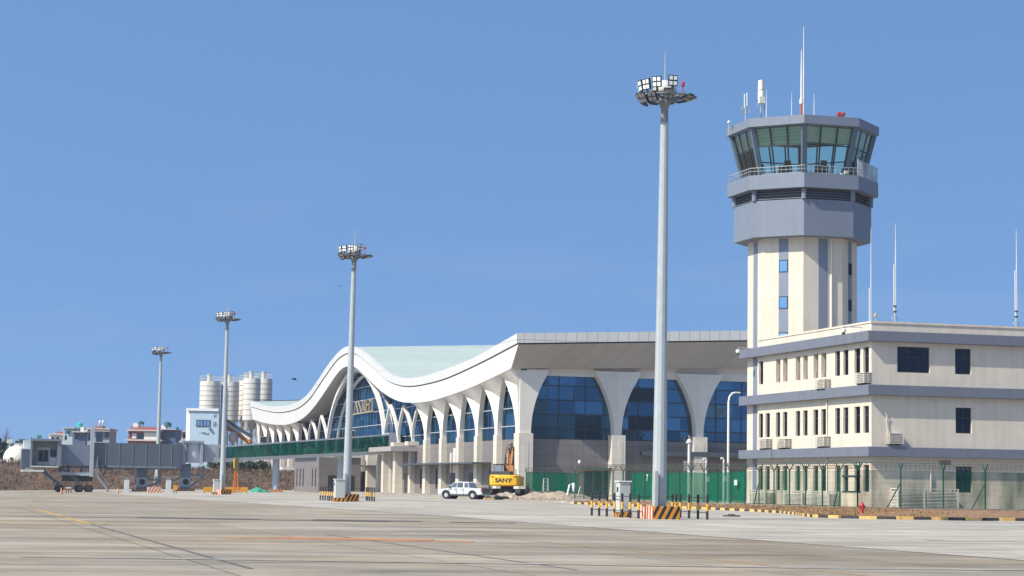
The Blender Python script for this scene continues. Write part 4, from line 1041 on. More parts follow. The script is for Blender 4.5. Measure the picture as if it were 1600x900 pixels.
# ================================================================== FENCES AND POLES ON THE RIGHT
wire_m = M('green_wire', (.015, .10, .055), .5, .1)
def yfence(path, label, base_z=.36, step=2.6, net=None, braces=(), fine=None):
    o = thing('security_fence', label, 'fence', (path[0][0], path[0][1], base_z)); P = [Vector((*q, base_z)) for q in path]
    H = 2.45; wires = MB(); coil = MB(); beam = MB()
    for a, c in zip(P, P[1:]):
        L_ = (c-a).length; n = max(1, round(L_/step)); d = (c-a).normalized(); s = Vector((-d.y, d.x, 0)); zz = Vector((0, 0, 1))
        for k in range(n+1):
            if k == n and c is not P[-1]: continue
            p = a.lerp(c, k/n); b = MB(); b.bar(p-zz*.2, p+zz*H, .075, .075)
            for sg in (-1, 1): b.bar(p+zz*(H-.03), p+s*sg*.30+zz*(H+.5), .06, .06)
            if k in braces: b.bar(p+zz*1.7, p+d*-1.0+zz*.02, .06, .06)
            b.build('post', green_paint, o)
        for i in range(17):
            h = .12+(H-.15)*i/16; wires.bar(a+zz*h, c+zz*h, .009, .009)
        k = int(L_/.12)
        for i in range(k): p = a.lerp(c, i/k); wires.bar(p+zz*.1, p+zz*H, .004, .004)
        for sg in (-1, 1):
            for t in (.35, .65, .95): wires.bar(a+s*sg*.3*t+zz*(H+.5*t), c+s*sg*.3*t+zz*(H+.5*t), .012, .012)
        pts = []; turns = int(L_/.34)
        for i in range(turns*9+1):
            t = i/(turns*9); an = i*2*math.pi/9; p = a.lerp(c, t); pts.append(p+s*math.cos(an)*.27+zz*(H+.36+math.sin(an)*.27))
        if turns: coil.tube(pts, .011, 4)
        beam.bar(a-zz*.02+s*0, c-zz*.02, .30, .22)
    wires.build('wire_mesh', wire_m, o, fix=False); coil.build('razor_coil', razor, o, fix=False); beam.build('base_beam', M('base_beam_concrete', (.22, .20, .18), .9, .2), o)
    if fine:
        b = MB(); (xa, ya), (xb, yb), z0, z1 = fine; b.quad((xa, ya, base_z+z0), (xb, yb, base_z+z0), (xb, yb, base_z+z1), (xa, ya, base_z+z1)); b.build('fine_mesh', fine_mesh, o, fix=False)
    if net:
        b = MB()
        for (xa, ya), (xb, yb), z0, z1 in net:
            n = 10; b.grid(n, 1, lambda u, v: (xa+(xb-xa)*u, ya+(yb-ya)*u, base_z+z0+(z1-z0+.05*math.sin(u*17))*v))
        b.build('green_netting', green_net, o, fix=False)
    return o
yfence([(57.2, 121), (93, 121)], 'green wire fence with Y posts before the shaded office wall', .38, 3.0, braces=(1, 3), fine=((57.3, 121.06), (93, 121.06), .1, 2.45))
y985, y1164 = onX(985, 750, 57.2).y, onX(1163, 750, 57.2).y
yfence([(57.2, 180), (57.2, 121.0)], 'green wire fence along the verge with green netting and rusty razor coil', .34, 2.7,
       net=[((57.32, y1164), (57.32, y985), .15, 2.35)], braces=(9, 16, 21), fine=((57.26, y1164-.1), (57.26, 121.1), .1, 2.45))
xa, xb = onY(822, 750, 222).x, onY(905, 750, 222).x
yfence([(xa, 222), (xb, 222)], 'short fence with bright green netting beside the yellow excavator', .5, 2.2, net=[((xa, 221.9), (xb, 221.9), .1, 2.5)])
# writing on the netting
text('number_mark', '7', .75, white, bpy.data.objects['security_fence.001'], facing(onX(1011, 747, 57.1), (0, -1, 0), (0, 0, 1)), .004, .01)
p = onX(1150, 754, 57.1); b = MB(); b.bx(57.06, 57.1, p.y-.28, p.y+.28, p.z-.2, p.z+.2); b.build('plaque', M('plaque_pale', (.45, .55, .50)), bpy.data.objects['security_fence.001'])
# street lamp and slim white poles behind the fence
p = atD(1137.5, 780, 166); o = thing('street_lamp', 'tall slim white street lamp with curved arm beside the office', 'street lamp', (p.x, p.y, .3)); X, Y = p.x, p.y
zt_ = atD(1140, 613, 166).z
b = MB(); b.tube([(X, Y, .2), (X, Y, zt_-.8), (X+.08, Y, zt_-.35), (X+.3, Y, zt_-.08), (X+.55, Y, zt_)], [.11, .085, .075, .07, .06], 10); b.build('pole', white, o, smooth=True)
MB().box((X+.72, Y, zt_+.0), (.55, .2, .1)).build('lamp_head', white, o, bevel=.02)
p = atD(1076, 785, 168); X, Y = p.x, p.y; o = thing('camera_pole', 'white camera pole with cross arm beside the green netting', 'camera pole', (X, Y, .3)); zt_ = atD(1076, 691, 168).z
MB().tube([(X, Y, .2), (X, Y, zt_)], [.13, .10], 10).build('pole', white, o); b = MB(); b.bar((X-.25, Y, zt_-.03), (X+.8, Y, zt_+.05), .1, .12); b.lathe((X, Y, zt_-.05), [(.2, 0), (.22, .1), (.1, .3)], 10); b.cyl((X, Y, zt_), (X, Y, zt_+.55), .025); b.build('cross_arm', white, o)
MB().bx(X-.42, X+.42, Y+.02, Y+.1, zt_-2.3, zt_-1.5).build('mounted_box', M('box_grey', (.32, .31, .30)), o)
for px, pyt, lab in ((1103, 717, 'thin white pole beside the gable pillar'), (1130.5, 716, 'short white pole with hooked top just left of the street lamp')):
    p = atD(px, 780, 164); X, Y = p.x, p.y; o = thing('white_pole', lab, 'pole', (X, Y, .3)); zt_ = atD(px, pyt, 164).z
    MB().tube([(X, Y, .2), (X, Y, zt_-.1), (X-.1, Y, zt_), (X-.25, Y, zt_-.02)], .085, 8).build('pole', white, o); MB().box((X+.1, Y-.08, zt_-1.6), (.2, .16, .4)).build('junction_box', M('unit_white', (.6, .6, .58)), o)
p = onY(905.5, 722, 221.6); o = thing('dome_camera', 'white dome camera on brown post at end of the short green netting', 'camera', (p.x, p.y, .5))
MB().lathe((p.x, p.y, p.z-.2), [(.05, 0), (.16, .08), (.17, .3), (.08, .42)], 12).build('housing', white, o, smooth=True)
b = MB(); b.tube([(p.x, p.y, .4), (p.x, p.y, p.z-.1)], .05); b.bar((p.x-.3, p.y, 3.3), (p.x+.55, p.y, 3.25), .3, .35); b.build('post', razor, o)
# fire hydrant
p = atD(1347, 801, 119); X, Y, Z = p.x, p.y, .22; o = thing('fire_hydrant', 'small red fire hydrant on the brown verge before the office', 'hydrant', (X, Y, Z))
MB().lathe((X, Y, Z-.05), [(.16, 0), (.16, .06), (.09, .08), (.09, .42), (.13, .45), (.13, .52), (.10, .62), (.04, .68), (.04, .72)], 12).build('body', red, o, smooth=True)
b = MB(); b.cyl((X-.2, Y, Z+.38), (X+.2, Y, Z+.38), .06); b.cyl((X, Y-.2, Z+.33), (X, Y, Z+.33), .07); b.build('outlet', red, o)
# drain cover left lying on the concrete
p = onZ(1143, 807, 0); o = thing('drain_cover', 'dark oval drain cover lying on pale concrete', 'drain cover', (p.x, p.y, 0))
b = MB(); b.lathe((p.x, p.y, .0), [(.48, 0), (.5, .03), (.46, .07), (.1, .08)], 20); b.build('lid', M('cast_iron', (.05, .045, .04), .8), o); MB().bar((p.x-.2, p.y, .1), (p.x+.2, p.y, .1), .05, .05).build('handle', M('cast_iron', (.05, .045, .04)), o)

# ================================================================== PICKUP TRUCK
h = Vector((-.72, .69, 0)).normalized(); pc = atD(725, 770, 218)
P_ = thing('pickup_truck', 'silver white pickup truck parked beside the yellow excavator', 'pickup', (pc.x, pc.y, .02), math.atan2(h.y, h.x))
truckpaint = M('silver_paint', (.55, .57, .59), .32, .04, 2)
# local: +x forward, origin mid length; built with world=False
def LB(b, name, mat, par=P_, **k): return b.build(name, mat, par, world=False, **k)
L2 = 2.62; Wd = .92
def arch(cx, r, n=9): return [(cx+r*math.cos(a), .40+r*math.sin(a)) for a in [math.pi*(1-i/(n-1)) for i in range(n)]]
wf, wr_ = 1.62, -1.52; r_ = .47
out = [(-L2, .62), (-L2+.06, 1.12), (-.75, 1.16), (.95, 1.18), (1.15, 1.15), (2.2, 1.03), (2.55, .92), (L2, .7), (L2-.02, .45), (wf+r_, .40)]
out = [(-L2, .52), (wr_-r_, .46)]+arch(wr_, r_)+[(wr_+r_, .38), (wf-r_, .38)]+arch(wf, r_)+[(wf+r_, .42), (L2-.02, .45), (L2, .72), (2.5, .94), (2.1, 1.04), (1.2, 1.14), (.95, 1.17), (-.9, 1.17), (-L2+.05, 1.14)]
b = MB()
b.prism([(px, -Wd, pz) for px, pz in out], (0, 2*Wd, 0)); LB(b, 'body', truckpaint, bevel=.05)
cabp = [(1.45, 1.12), (.80, 1.70), (.50, 1.78), (-.72, 1.78), (-.92, 1.70), (-1.12, 1.14)]
b = MB(); n = len(cabp)
lo = [(x_, s*(Wd-.04-(z_-1.12)*.22), z_) for s in (-1, 1) for x_, z_ in cabp]
b.raw(lo, [tuple(range(n)), tuple(range(2*n-1, n-1, -1))]+[(i, i+n, (i+1) % n+n, (i+1) % n) for i in range(n)]); LB(b, 'cab', truckpaint, bevel=.04)
for s in (-1, 1):
    for i, q in enumerate(([(1.24, 1.20), (.74, 1.66), (.42, 1.70), (.42, 1.20)], [(.34, 1.20), (.34, 1.70), (-.30, 1.70), (-.34, 1.20)], [(-.50, 1.20), (-.48, 1.70), (-.72, 1.70), (-.88, 1.62), (-1.02, 1.20)])):
        b = MB(); b.prism([(x_, s*(Wd-.035-(z_-1.12)*.22), z_) for x_, z_ in q], (0, s*.012, 0)); LB(b, 'side_window', carglass)
    b = MB(); b.box((1.15, s*(Wd+.1), 1.22), (.14, .2, .16)); LB(b, 'wing_mirror', blackp)
    b = MB(); b.box((-L2+.06, s*(Wd-.1), .92), (.14, .2, .36)); LB(b, 'tail_lamp', M('tail_lamp_red', (.35, .02, .02), .2))
    b = MB(); b.box((L2-.12, s*(Wd-.2), .86), (.2, .36, .16)); LB(b, 'headlamp', M('headlamp_glass', (.7, .72, .75), .1))
    b = MB(); b.bx(-.95, 1.05, s*Wd, s*(Wd+.12), .32, .38); LB(b, 'side_step', blackp)
    for xw in (wf, wr_):
        b = MB(); b.cyl((xw, s*(Wd-.24), .385), (xw, s*(Wd+.01), .385), .385, n=22); w = LB(b, 'wheel', black, bevel=.03)
        b = MB(); b.cyl((xw, s*(Wd+.0), .385), (xw, s*(Wd+.022), .385), .21, n=20)
        for k in range(6):
            a = k*math.pi/3; b.bar((xw, s*(Wd+.02), .385), (xw+.2*math.cos(a), s*(Wd+.02), .385+.2*math.sin(a)), .05, .05)
        b.build('rim', M('alloy', (.62, .63, .65), .3, .05, 3, .5), w, world=False)
        b = MB(); b.cyl((xw, s*(Wd-.5), .42), (xw, s*(Wd-.02), .42), r_-.005, n=20); LB(b, 'wheel_well', black)
b = MB(); b.prism([(1.40, -.74, 1.17), (1.40, .74, 1.17), (.82, .66, 1.68), (.82, -.66, 1.68)], (.02, 0, .02)); LB(b, 'windscreen', carglass)
for s in (-1, 1):
    b = MB()
    for xx in (1.28, .38, -.46): b.bx(xx-.012, xx+.012, s*(Wd+.045), s*(Wd+.052), .46, 1.14)
    b.bx(-1.0, 1.08, s*(Wd+.045), s*(Wd+.054), .42, .50)
    for xx in (.48, -.34): b.bx(xx, xx+.16, s*(Wd+.045), s*(Wd+.075), .98, 1.02)
    LB(b, 'door_trim', blackp)
    for xw in (wf, wr_):
        b = MB(); pts = arch(xw, r_+.03, 13)
        for (xa_, za_), (xb_, zb_) in zip(pts, pts[1:]): b.bar((xa_, s*(Wd+.05), za_), (xb_, s*(Wd+.05), zb_), .05, .06)
        LB(b, 'wheel_arch', M('arch_grey', (.10, .10, .11), .5))
b = MB(); b.bx(-2.55, -1.15, -.82, .82, 1.17, 1.2); LB(b, 'bed_cover', blackp)
b = MB(); b.bx(-L2-.02, -L2+.03, -.72, .72, .62, 1.12); LB(b, 'tailgate', M('tailgate_shade', (.05, .055, .065), .4))  # dark colour stands for shade on the silver tailgate
b = MB(); b.bx(-L2-.14, -L2-.02, -.85, .85, .42, .58); LB(b, 'bumper', M('bumper_grey', (.25, .26, .27), .4))

# ================================================================== EXCAVATOR (seen from behind)
ec = atD(792, 770, 224); E_ = thing('excavator', 'yellow excavator with SANY counterweight, boom raised, seen from behind', 'excavator', (ec.x, ec.y, .25), R(64))
# local +x = where the machine looks, counterweight at -x
def EB(b, name, mat, par=E_, **k): return b.build(name, mat, par, world=False, **k)
cw = [(-1.75, -.3), (-1.95, .0), (-2.0, .5), (-1.9, 1.0), (-1.7, 1.12)]
b = MB(); prof = [(-1.0, -1.62), (-1.55, -1.62), (-1.9, -1.35), (-2.05, -.6), (-2.05, .6), (-1.9, 1.35), (-1.55, 1.62), (-1.0, 1.62)]
zs = [(1.18, .94), (1.32, 1.0), (2.1, 1.0), (2.3, .98), (2.36, .94)]
n = len(prof)
vs = [(q[0]*(sc if q[0] < -1.2 else 1), q[1]*(.5+.5*sc), z_) for z_, sc in zs for q in prof]
b.raw(vs, [(i*n+j, i*n+(j+1) % n, (i+1)*n+(j+1) % n, (i+1)*n+j) for i in range(len(zs)-1) for j in range(n)]+[tuple(range(n-1, -1, -1)), tuple(range((len(zs)-1)*n, len(zs)*n))])
CWo = EB(b, 'counterweight', exc_yellow)
mw = WM(E_) @ facing((-2.075, .05, 1.77), (0, -1, 0), (0, 0, 1))
text('lettering', 'SANY', .60, blackp, E_, mw, .01, .012, 1.18)
b = MB()
for s in (-1, 1):
    b.quad((-2.03, s*.98, 2.20), (-1.91, s*1.42, 2.24), (-1.90, s*1.44, 2.14), (-2.0, s*1.12, 2.12))
EB(b, 'decal', M('decal_red', (.35, .03, .03), .4), fix=False)
b = MB(); b.bx(-1.0, 1.3, -1.6, -.55, 1.2, 2.25); b.bx(-1.0, 1.3, .5, 1.6, 1.2, 2.3); b.bx(-1.0, 1.5, -.55, .5, 1.15, 1.9); EB(b, 'house', exc_yellow, bevel=.04)
b = MB(); b.bx(-1.5, .3, -.6, 1.55, 2.33, 2.75); EB(b, 'engine_hood', M('hood_dark', (.06, .06, .065), .5), bevel=.05)
b = MB()
for xx in (.1, 1.7):
    for yy in (.62, 1.5): b.bar((xx, yy, 2.2), (xx-.0, yy, 3.5), .09, .09)
b.bx(.0, 1.8, .55, 1.57, 3.42, 3.55); b.bx(.05, 1.75, .6, 1.52, 2.2, 2.7); CB = EB(b, 'cab', M('cab_dark', (.05, .05, .055), .4), bevel=.03)
b = MB(); b.bx(.06, .09, .72, 1.42, 2.75, 3.38); b.bx(.2, 1.65, 1.49, 1.515, 2.75, 3.38); b.build('rear_window', BLUEGLASS('cab_rear_glass', (.15, .16, .17), (.08, .09, .09), .0), CB, world=False)
b = MB(); b.cyl((-.9, -1.1, 2.3), (-.9, -1.1, 3.0), .07); EB(b, 'exhaust', steel)
b = MB(); bo = [(.9, 1.7), (1.2, 3.5), (1.7, 4.9), (2.4, 5.2)]
for (xa_, za_), (xb_, zb_) in zip(bo, bo[1:]):
    for s in (-.26, .2): b.bar((xa_, s, za_), (xb_, s, zb_), .16, .55)
EB(b, 'boom', M('boom_orange', (.42, .17, .045), .5, .12, 3))
b = MB(); b.bar((2.45, -.03, 5.4), (2.9, -.03, 2.4), .28, .5); EB(b, 'stick', M('boom_orange', (.42, .17, .045)))
b = MB(); b.bar((1.0, -.44, 2.0), (1.3, -.44, 4.3), .13, .13); b.bar((1.0, .40, 2.0), (1.3, .40, 4.3), .13, .13); b.bar((1.6, -.03, 4.9), (2.4, -.03, 5.75), .16, .16); EB(b, 'hydraulic_cylinder', dark)
b = MB(); b.tube([(1.0, .5, 2.6), (1.0, .44, 4.2), (1.5, .34, 5.3), (2.3, .1, 5.7)], .04); b.tube([(1.0, -.55, 2.6), (1.0, -.50, 4.0), (1.5, -.36, 5.2), (2.4, .0, 5.8)], .04); EB(b, 'hose', black)
b = MB(); b.bx(2.6, 3.4, -.5, .45, 1.5, 2.5); EB(b, 'bucket', M('bucket_steel', (.12, .10, .09), .6))
b = MB(); b.cyl((0, 0, .9), (0, 0, 1.2), .7, n=20); b.bx(-1.0, 1.0, -.8, .8, .45, .9); EB(b, 'undercarriage', M('undercarriage_dark', (.03, .03, .03)))
for s in (-1, 1):
    tp = [(-2.0, .45), (-1.75, .85), (1.75, .85), (2.0, .45), (1.75, .0), (-1.75, .0)]
    b = MB(); b.prism([(x_, s*1.5-.3, z_) for x_, z_ in tp], (0, .6, 0)); t_ = EB(b, 'track', black, bevel=.06)
    b = MB()
    for k in range(16):
        xx = -1.75+3.5*k/15; b.bx(xx-.05, xx+.05, s*1.5-.32, s*1.5+.32, .84, .9)
    b.build('track_shoes', dark, t_, world=False)

# ================================================================== EXCAVATION SPOIL, LADDERS, WORKER
sp = M('spoil_tan', (.36, .29, .22), .95, .35, 1.2, bump=.5)
def mound(name, c, rx, ry, hgt, mat, rz=0, seed=1):
    rr = random.Random(seed); ph = [rr.uniform(0, 6) for _ in range(6)]; b = MB()
    def fn(u, v):
        a = u*2*math.pi; r = v; k = 1+.22*math.sin(3*a+ph[0])+.12*math.sin(7*a+ph[1])
        x_, y_ = rx*r*k*math.cos(a), ry*r*k*math.sin(a); z_ = hgt*max(0, 1-r*r)**.8*(1+.3*math.sin(x_*2.2+ph[2])*math.sin(y_*2.7+ph[3]))+.10*hgt*math.sin(x_*7+ph[4])*math.sin(y_*6+ph[5])
        return (c[0]+x_*math.cos(rz)-y_*math.sin(rz), c[1]+x_*math.sin(rz)+y_*math.cos(rz), c[2]-.05+z_*(1-r**6))
    b.grid(48, 14, fn); return b.build(name, mat, fix=False, smooth=True)
p = onY(868, 776, 212.5); tag(mound('spoil_heap', (p.x, p.y, .1), 4.6, 2.0, .75, sp, 0, 2), 'long tan heap of excavated spoil before the green netting', 'spoil heap')
p = onY(790, 776, 211); tag(mound('spoil_heap', (p.x, p.y, .1), 2.4, 1.3, .6, sp, 0, 5), 'low tan heap of spoil behind the excavator tracks', 'spoil heap')
p = onY(838, 770, 214.5); tag(mound('spoil_heap', (p.x, p.y, .1), 2.2, 1.2, 1.0, M('spoil_dark', (.10, .095, .08), .95, .3, 1.5, bump=.4), .2, 9), 'dark heap of wet spoil right of the excavator', 'spoil heap')
rr = random.Random(12)
b = MB()
for i in range(130):
    px = rr.uniform(762, 908); q = onY(px, 778, rr.uniform(208.6, 213)); s = rr.uniform(.05, .22)
    b.box((q.x, q.y, .12+s*.3), (s*1.6, s*1.2, s), rr.random()*3)
stuff(b.build('rubble', M('rubble_stone', (.42, .36, .29), .9, .4, 3)))
for px, w, hgt, col, lab in ((797, 1.5, .35, 'pale_sack', 'pale sack of soil lying behind the kerb by the excavator'), (776, .9, .55, 'spoil_dark', 'dark bundle lying between pickup and excavator')):
    q = onY(px, 775, 209.6); tag(mound('sack', (q.x, q.y, .12), w/2, .4, hgt, M(col, (.45, .38, .30), .9, .2, 3), 0, int(px)), lab, 'sack')
q = onY(784, 779, 207.5); o = thing('drain_pipe', 'short black pipe lying on the kerb behind the excavator', 'pipe', (q.x, q.y, .1)); b = MB(); b.cyl((q.x-.75, q.y, .2), (q.x+.75, q.y+.1, .2), .17, n=14); b.build('pipe', black, o)
# white step ladder frame
p = onY(852, 772, 215.5); X, Y = p.x, p.y; o = thing('step_ladder', 'white metal step ladder standing before green netting', 'ladder', (X, Y, .1)); ztp = onY(852, 747, 215.5).z
b = MB(); b.bar((X-.28, Y-.3, .1), (X-.2, Y, ztp), .05, .05); b.bar((X+.32, Y-.3, .1), (X+.24, Y, ztp), .05, .05); b.bar((X-.28, Y+.4, .1), (X-.2, Y, ztp), .05, .05); b.bar((X+.32, Y+.4, .1), (X+.24, Y, ztp), .05, .05); b.build('frame', white, o)
b = MB()
for k in range(6): zz = .45+k*(ztp-.5)/5; b.bx(X-.26, X+.3, Y-.28+.05*k, Y-.16+.05*k, zz-.02, zz+.02)
b.build('rung', M('rung_grey', (.4, .4, .4)), o)
p0 = onY(885.5, 777, 211.5); p1 = onY(890, 757, 211.8); o = thing('white_plank', 'white plank propped upright at a slant among the spoil', 'plank', p0); MB().bar(p0, p1, .14, .1).build('plank', white, o)
p0 = onY(903, 775, 211.5); p1 = onY(906.5, 760, 211.8); o = thing('white_stick', 'thin pale stick leaning beside the heap of spoil', 'stick', p0); MB().bar(p0, p1, .05, .05).build('stick', white, o)
p = onY(896.5, 761, 213); X, Y, Z = p.x, p.y, p.z; o = thing('white_bag', 'white bag hanging on a thin stake before green netting', 'bag', (X, Y, .3)); MB().tube([(X, Y, .1), (X, Y, Z+.2)], .025).build('stake', green_paint, o)
b = MB(); b.lathe((X, Y-.05, Z-.55), [(.03, 0), (.14, .15), (.18, .45), (.22, .75), (.12, .95), (.03, 1.0)], 10); b.build('bag', M('bag_white', (.7, .74, .76), .6, .1, 4, bump=.3), o, smooth=True)
b = MB(); b.bar((X-.35, Y-.05, Z+.3), (X-.05, Y-.05, Z+.35), .1, .16); b.build('flap', M('bag_white', (.7, .74, .76)), o)

def person(loc, rz, height, label, cloth, trouser, skin, hair):
    o = thing('person', label, 'person', loc, rz); s = height/1.72
    J = [(0,0,.94),(0,0,1.12),(.01,0,1.30),(.01,0,1.44),(.02,0,1.52),(.03,0,1.60),(.03,0,1.69),
         (0,.10,.90),(.02,.11,.50),(-.02,.11,.09),(.12,.12,.04),(0,-.10,.90),(-.02,-.12,.50),(-.08,-.12,.09),(.06,-.13,.04),
         (.0,.19,1.40),(.02,.25,1.14),(.16,.22,.94),(.20,.21,.87),(.0,-.19,1.40),(.0,-.25,1.13),(.12,-.24,.92),(.16,-.23,.85)]
    Rd = [.13,.125,.15,.10,.055,.09,.085,.085,.065,.045,.045,.085,.065,.045,.045,.07,.05,.038,.035,.07,.05,.038,.035]
    Ed = [(0,1),(1,2),(2,3),(3,4),(4,5),(5,6),(0,7),(7,8),(8,9),(9,10),(0,11),(11,12),(12,13),(13,14),(3,15),(15,16),(16,17),(17,18),(3,19),(19,20),(20,21),(21,22)]
    me = bpy.data.meshes.new('body'); me.from_pydata([tuple(c*s for c in j) for j in J], Ed, []); tmp = bpy.data.objects.new('tmp', me); COL.objects.link(tmp)
    md = tmp.modifiers.new('s', 'SKIN'); sv = me.skin_vertices[0].data
    for v, r in zip(sv, Rd): v.radius = (r*s, r*s)
    sv[0].use_root = True; tmp.modifiers.new('d', 'SUBSURF').levels = 2
    dg = bpy.context.evaluated_depsgraph_get(); dg.update(); m2 = bpy.data.meshes.new_from_object(tmp.evaluated_get(dg)); bpy.data.objects.remove(tmp)
    m2.materials.clear(); [m2.materials.append(q) for q in (cloth, trouser, skin)]
    for f in m2.polygons:
        z = f.center.z/s; yy = abs(f.center.y)/s
        f.material_index = 2 if z > 1.50 or (yy > .17 and z < .95 and z > .8) else (1 if z < .92 else 0); f.use_smooth = True
    bo_ = bpy.data.objects.new('body', m2); COL.objects.link(bo_); bo_.parent = o
    b = MB(); b.lathe((.015*s, 0, 1.60*s), [(.10*s, 0), (.112*s, .06*s), (.09*s, .12*s), (.04*s, .155*s)], 12); b.build('hair', hair, o, world=False, smooth=True)
    b = MB(); b.box((.125*s, .035*s, 1.63*s), (.02*s, .02*s, .012*s)); b.box((.125*s, -.035*s, 1.63*s), (.02*s, .02*s, .012*s)); b.box((.13*s, 0, 1.60*s), (.04*s, .025*s, .04*s)); b.build('face', skin, o, world=False)
p = onY(824.5, 772, 213.2); person((p.x, p.y, .12), R(150), 1.66, 'person in dark clothing standing at right of the excavator, facing away', M('dark_cloth', (.03, .03, .045), .9), M('dark_trousers', (.02, .02, .03), .9), M('skin_brown', (.22, .12, .08), .6), M('black_hair', (.01, .01, .01), .5))
# ================================================================== BOARDING BRIDGE
YB1 = 298.0
XB = lambda px, Y=YB1: onY(px, 720, Y).x
ZZ = lambda px, py, Y=YB1: onY(px, py, Y).z
def rect(b, px0, px1, pt, pb, Y=YB1, dep=.3):
    b.bx(XB(px0, Y), XB(px1, Y), Y, Y+dep, ZZ((px0+px1)/2, pb, Y), ZZ((px0+px1)/2, pt, Y)); return b
WK = thing('glass_walkway', 'long ramped walkway with dark green glass between terminal and boarding bridge', 'walkway', (52, 299.5, -.2))
xl, xr = XB(343), XB(607); tl, tr, bl, br_ = ZZ(343, 697), ZZ(607, 678.3), ZZ(343, 722), ZZ(607, 709)
YF, YK = YB1, YB1+3.0
def sl(b, y0, y1, z0l, z1l, z0r, z1r, xa=None, xc=None):
    xa = xl if xa is None else xa; xc = xr if xc is None else xc
    f = lambda x_, a, c: a+(c-a)*(x_-xl)/(xr-xl)
    vs = []
    for y_ in (y0, y1): vs += [(xa, y_, f(xa, z0l, z0r)), (xc, y_, f(xc, z0l, z0r)), (xc, y_, f(xc, z1l, z1r)), (xa, y_, f(xa, z1l, z1r))]
    b.raw(vs, [(0,1,2,3),(7,6,5,4),(0,4,5,1),(1,5,6,2),(2,6,7,3),(3,7,4,0)])
b = MB(); sl(b, YF-.12, YK+.12, tl-.22, tl, tr-.22, tr); b.build('roof', bridge_light, WK)
b = MB(); sl(b, YF-.05, YK+.05, bl, bl+.48, br_, br_+.48); b.build('floor_beam', M('beam_grey', (.25, .27, .29), .5, .1), WK)
b = MB(); sl(b, YF+.2, YK-.2, bl+.5, bl+.58, br_+.5, br_+.58); b.build('floor', M('walk_floor', (.22, .24, .22)), WK)
b = MB(); sl(b, YF, YF+.02, bl+.49, tl-.23, br_+.49, tr-.23); sl(b, YK-.02, YK, bl+.49, tl-.23, br_+.49, tr-.23); b.build('glass', walkglass, WK)
po = MB(); di = MB(); fr = MB(); n = 15
g_ = lambda t: (xl+(xr-xl)*t, bl+.5+(br_-bl)*t, tl-.24+(tr-tl)*t)
for i in range(n+1):
    x_, z0, z1 = g_(i/n); po.bx(x_-.05, x_+.05, YF-.06, YF-.005, z0, z1); po.bx(x_-.05, x_+.05, YK+.005, YK+.06, z0, z1)
    if i < n:
        x2, z02, z12 = g_((i+1)/n); 
        for Y_ in (YF+.22, YK-.22):
            (di.bar((x_, Y_, z0), (x2, Y_, z12), .12, .12) if i % 2 else di.bar((x_, Y_, z1), (x2, Y_, z02), .12, .12))
po.build('glazing_post', M('post_dark_green', (.015, .05, .05)), WK); di.build('truss_brace', M('truss_grey', (.30, .34, .34)), WK)
b = MB(); rect(b, 607, 622, 676, 710, YF-.1, 3.3); b.build('end_portal', bridge_light, WK); b = MB(); b.bx(XB(622), 68.1, YF+.2, YK-.2, ZZ(622, 709), ZZ(622, 679)); b.build('link_passage', M('link_dark', (.03, .05, .08), .3), WK)
b = MB(); x_, _, zt_ = g_(.77); b.bx(x_-.55, x_+.75, YF+.6, YF+1.6, zt_+.2, zt_+1.25); WKu = b.build('roof_unit', white, WK); b = MB(); b.bx(x_-.1, x_+.7, YF+.57, YF+.6, zt_+.3, zt_+1.15); b.build('fan_grille', dark, WKu)
b = MB(); x_, _, zt_ = g_(.25); b.bx(x_-.5, x_+.6, YF+.6, YF+1.6, zt_+.2, zt_+1.2); WKu = b.build('roof_unit', white, WK); b = MB(); b.bx(x_-.3, x_+.6, YF+.57, YF+.6, zt_+.3, zt_+1.15); b.build('fan_grille', dark, WKu)
for px in (431.5, 533):
    xx = XB(px, 299.5); t = (xx-xl)/(xr-xl); zt_ = bl+(br_-bl)*t
    MB().cyl((xx, 299.5, -.5), (xx, 299.5, zt_), .52, n=18).build('support_column', M('column_blue_grey', (.38, .44, .50), .5, .06), WK, smooth=True)
    MB().bx(xx-1.0, xx+1.0, 298.6, 300.4, -.4, .38).build('striped_base', STRIPES('orange_stripes', (.5, .14, .03), (.62, .40, .22), .38, 62, .55), WK)
MB().bx(XB(528), XB(548), 299, 300.6, 5.0, 5.35).build('column_cap', white, WK)

BB = thing('boarding_bridge', 'grey boarding bridge with telescopic tunnel, cab and wheeled lift frame', 'boarding bridge', (XB(60), 297, gz(XB(60), 297)))
GZ = gz(XB(110), 296)
YT = 297.0
b = MB(); b.lathe((XB(302, 299), 299.5, 0), [(1.55, ZZ(302, 723)), (1.55, ZZ(302, 691))], 20); b.build('rotunda', M('rotunda_grey', (.42, .46, .52), .5, .06), BB, smooth=True)
b = MB(); rect(b, 284, 318, 688.5, 691.5, 297.6, 4); rect(b, 284, 290, 690, 726, 297.7, .5); rect(b, 312.5, 317, 690, 726, 297.7, .5); b.build('rotunda_frame', bridge_light, BB)
b = MB(); rect(b, 318, 343, 694.5, 722, YF+.2, 2.6); b.build('connector', bridge_light, BB)
b = MB(); rect(b, 146, 284, 692.8, 727.5, YT, 3.1); b.build('outer_tunnel', bridge_grey, BB)
b = MB()
for px in (146, 165, 186, 207, 228, 249, 268, 283): rect(b, px-.5, px+.5, 692.3, 728, YT-.06, .06)
rect(b, 146, 284, 727.5, 731, YT+.02, 3.0); b.build('tunnel_rib', M('rib_grey', (.17, .20, .24), .5), BB)
b = MB(); rect(b, 276, 283, 691.6, 732, YT-.15, 3.4); b.build('tunnel_end', bridge_dark, BB)
b = MB(); rect(b, 92, 146, 695, 727, YT+.25, 2.6); b.build('inner_tunnel', M('inner_grey', (.15, .19, .25), .5, .08), BB)
b = MB(); rect(b, 92, 97, 693.5, 729, YT+.1, 2.9); b.build('tunnel_collar', bridge_light, BB)
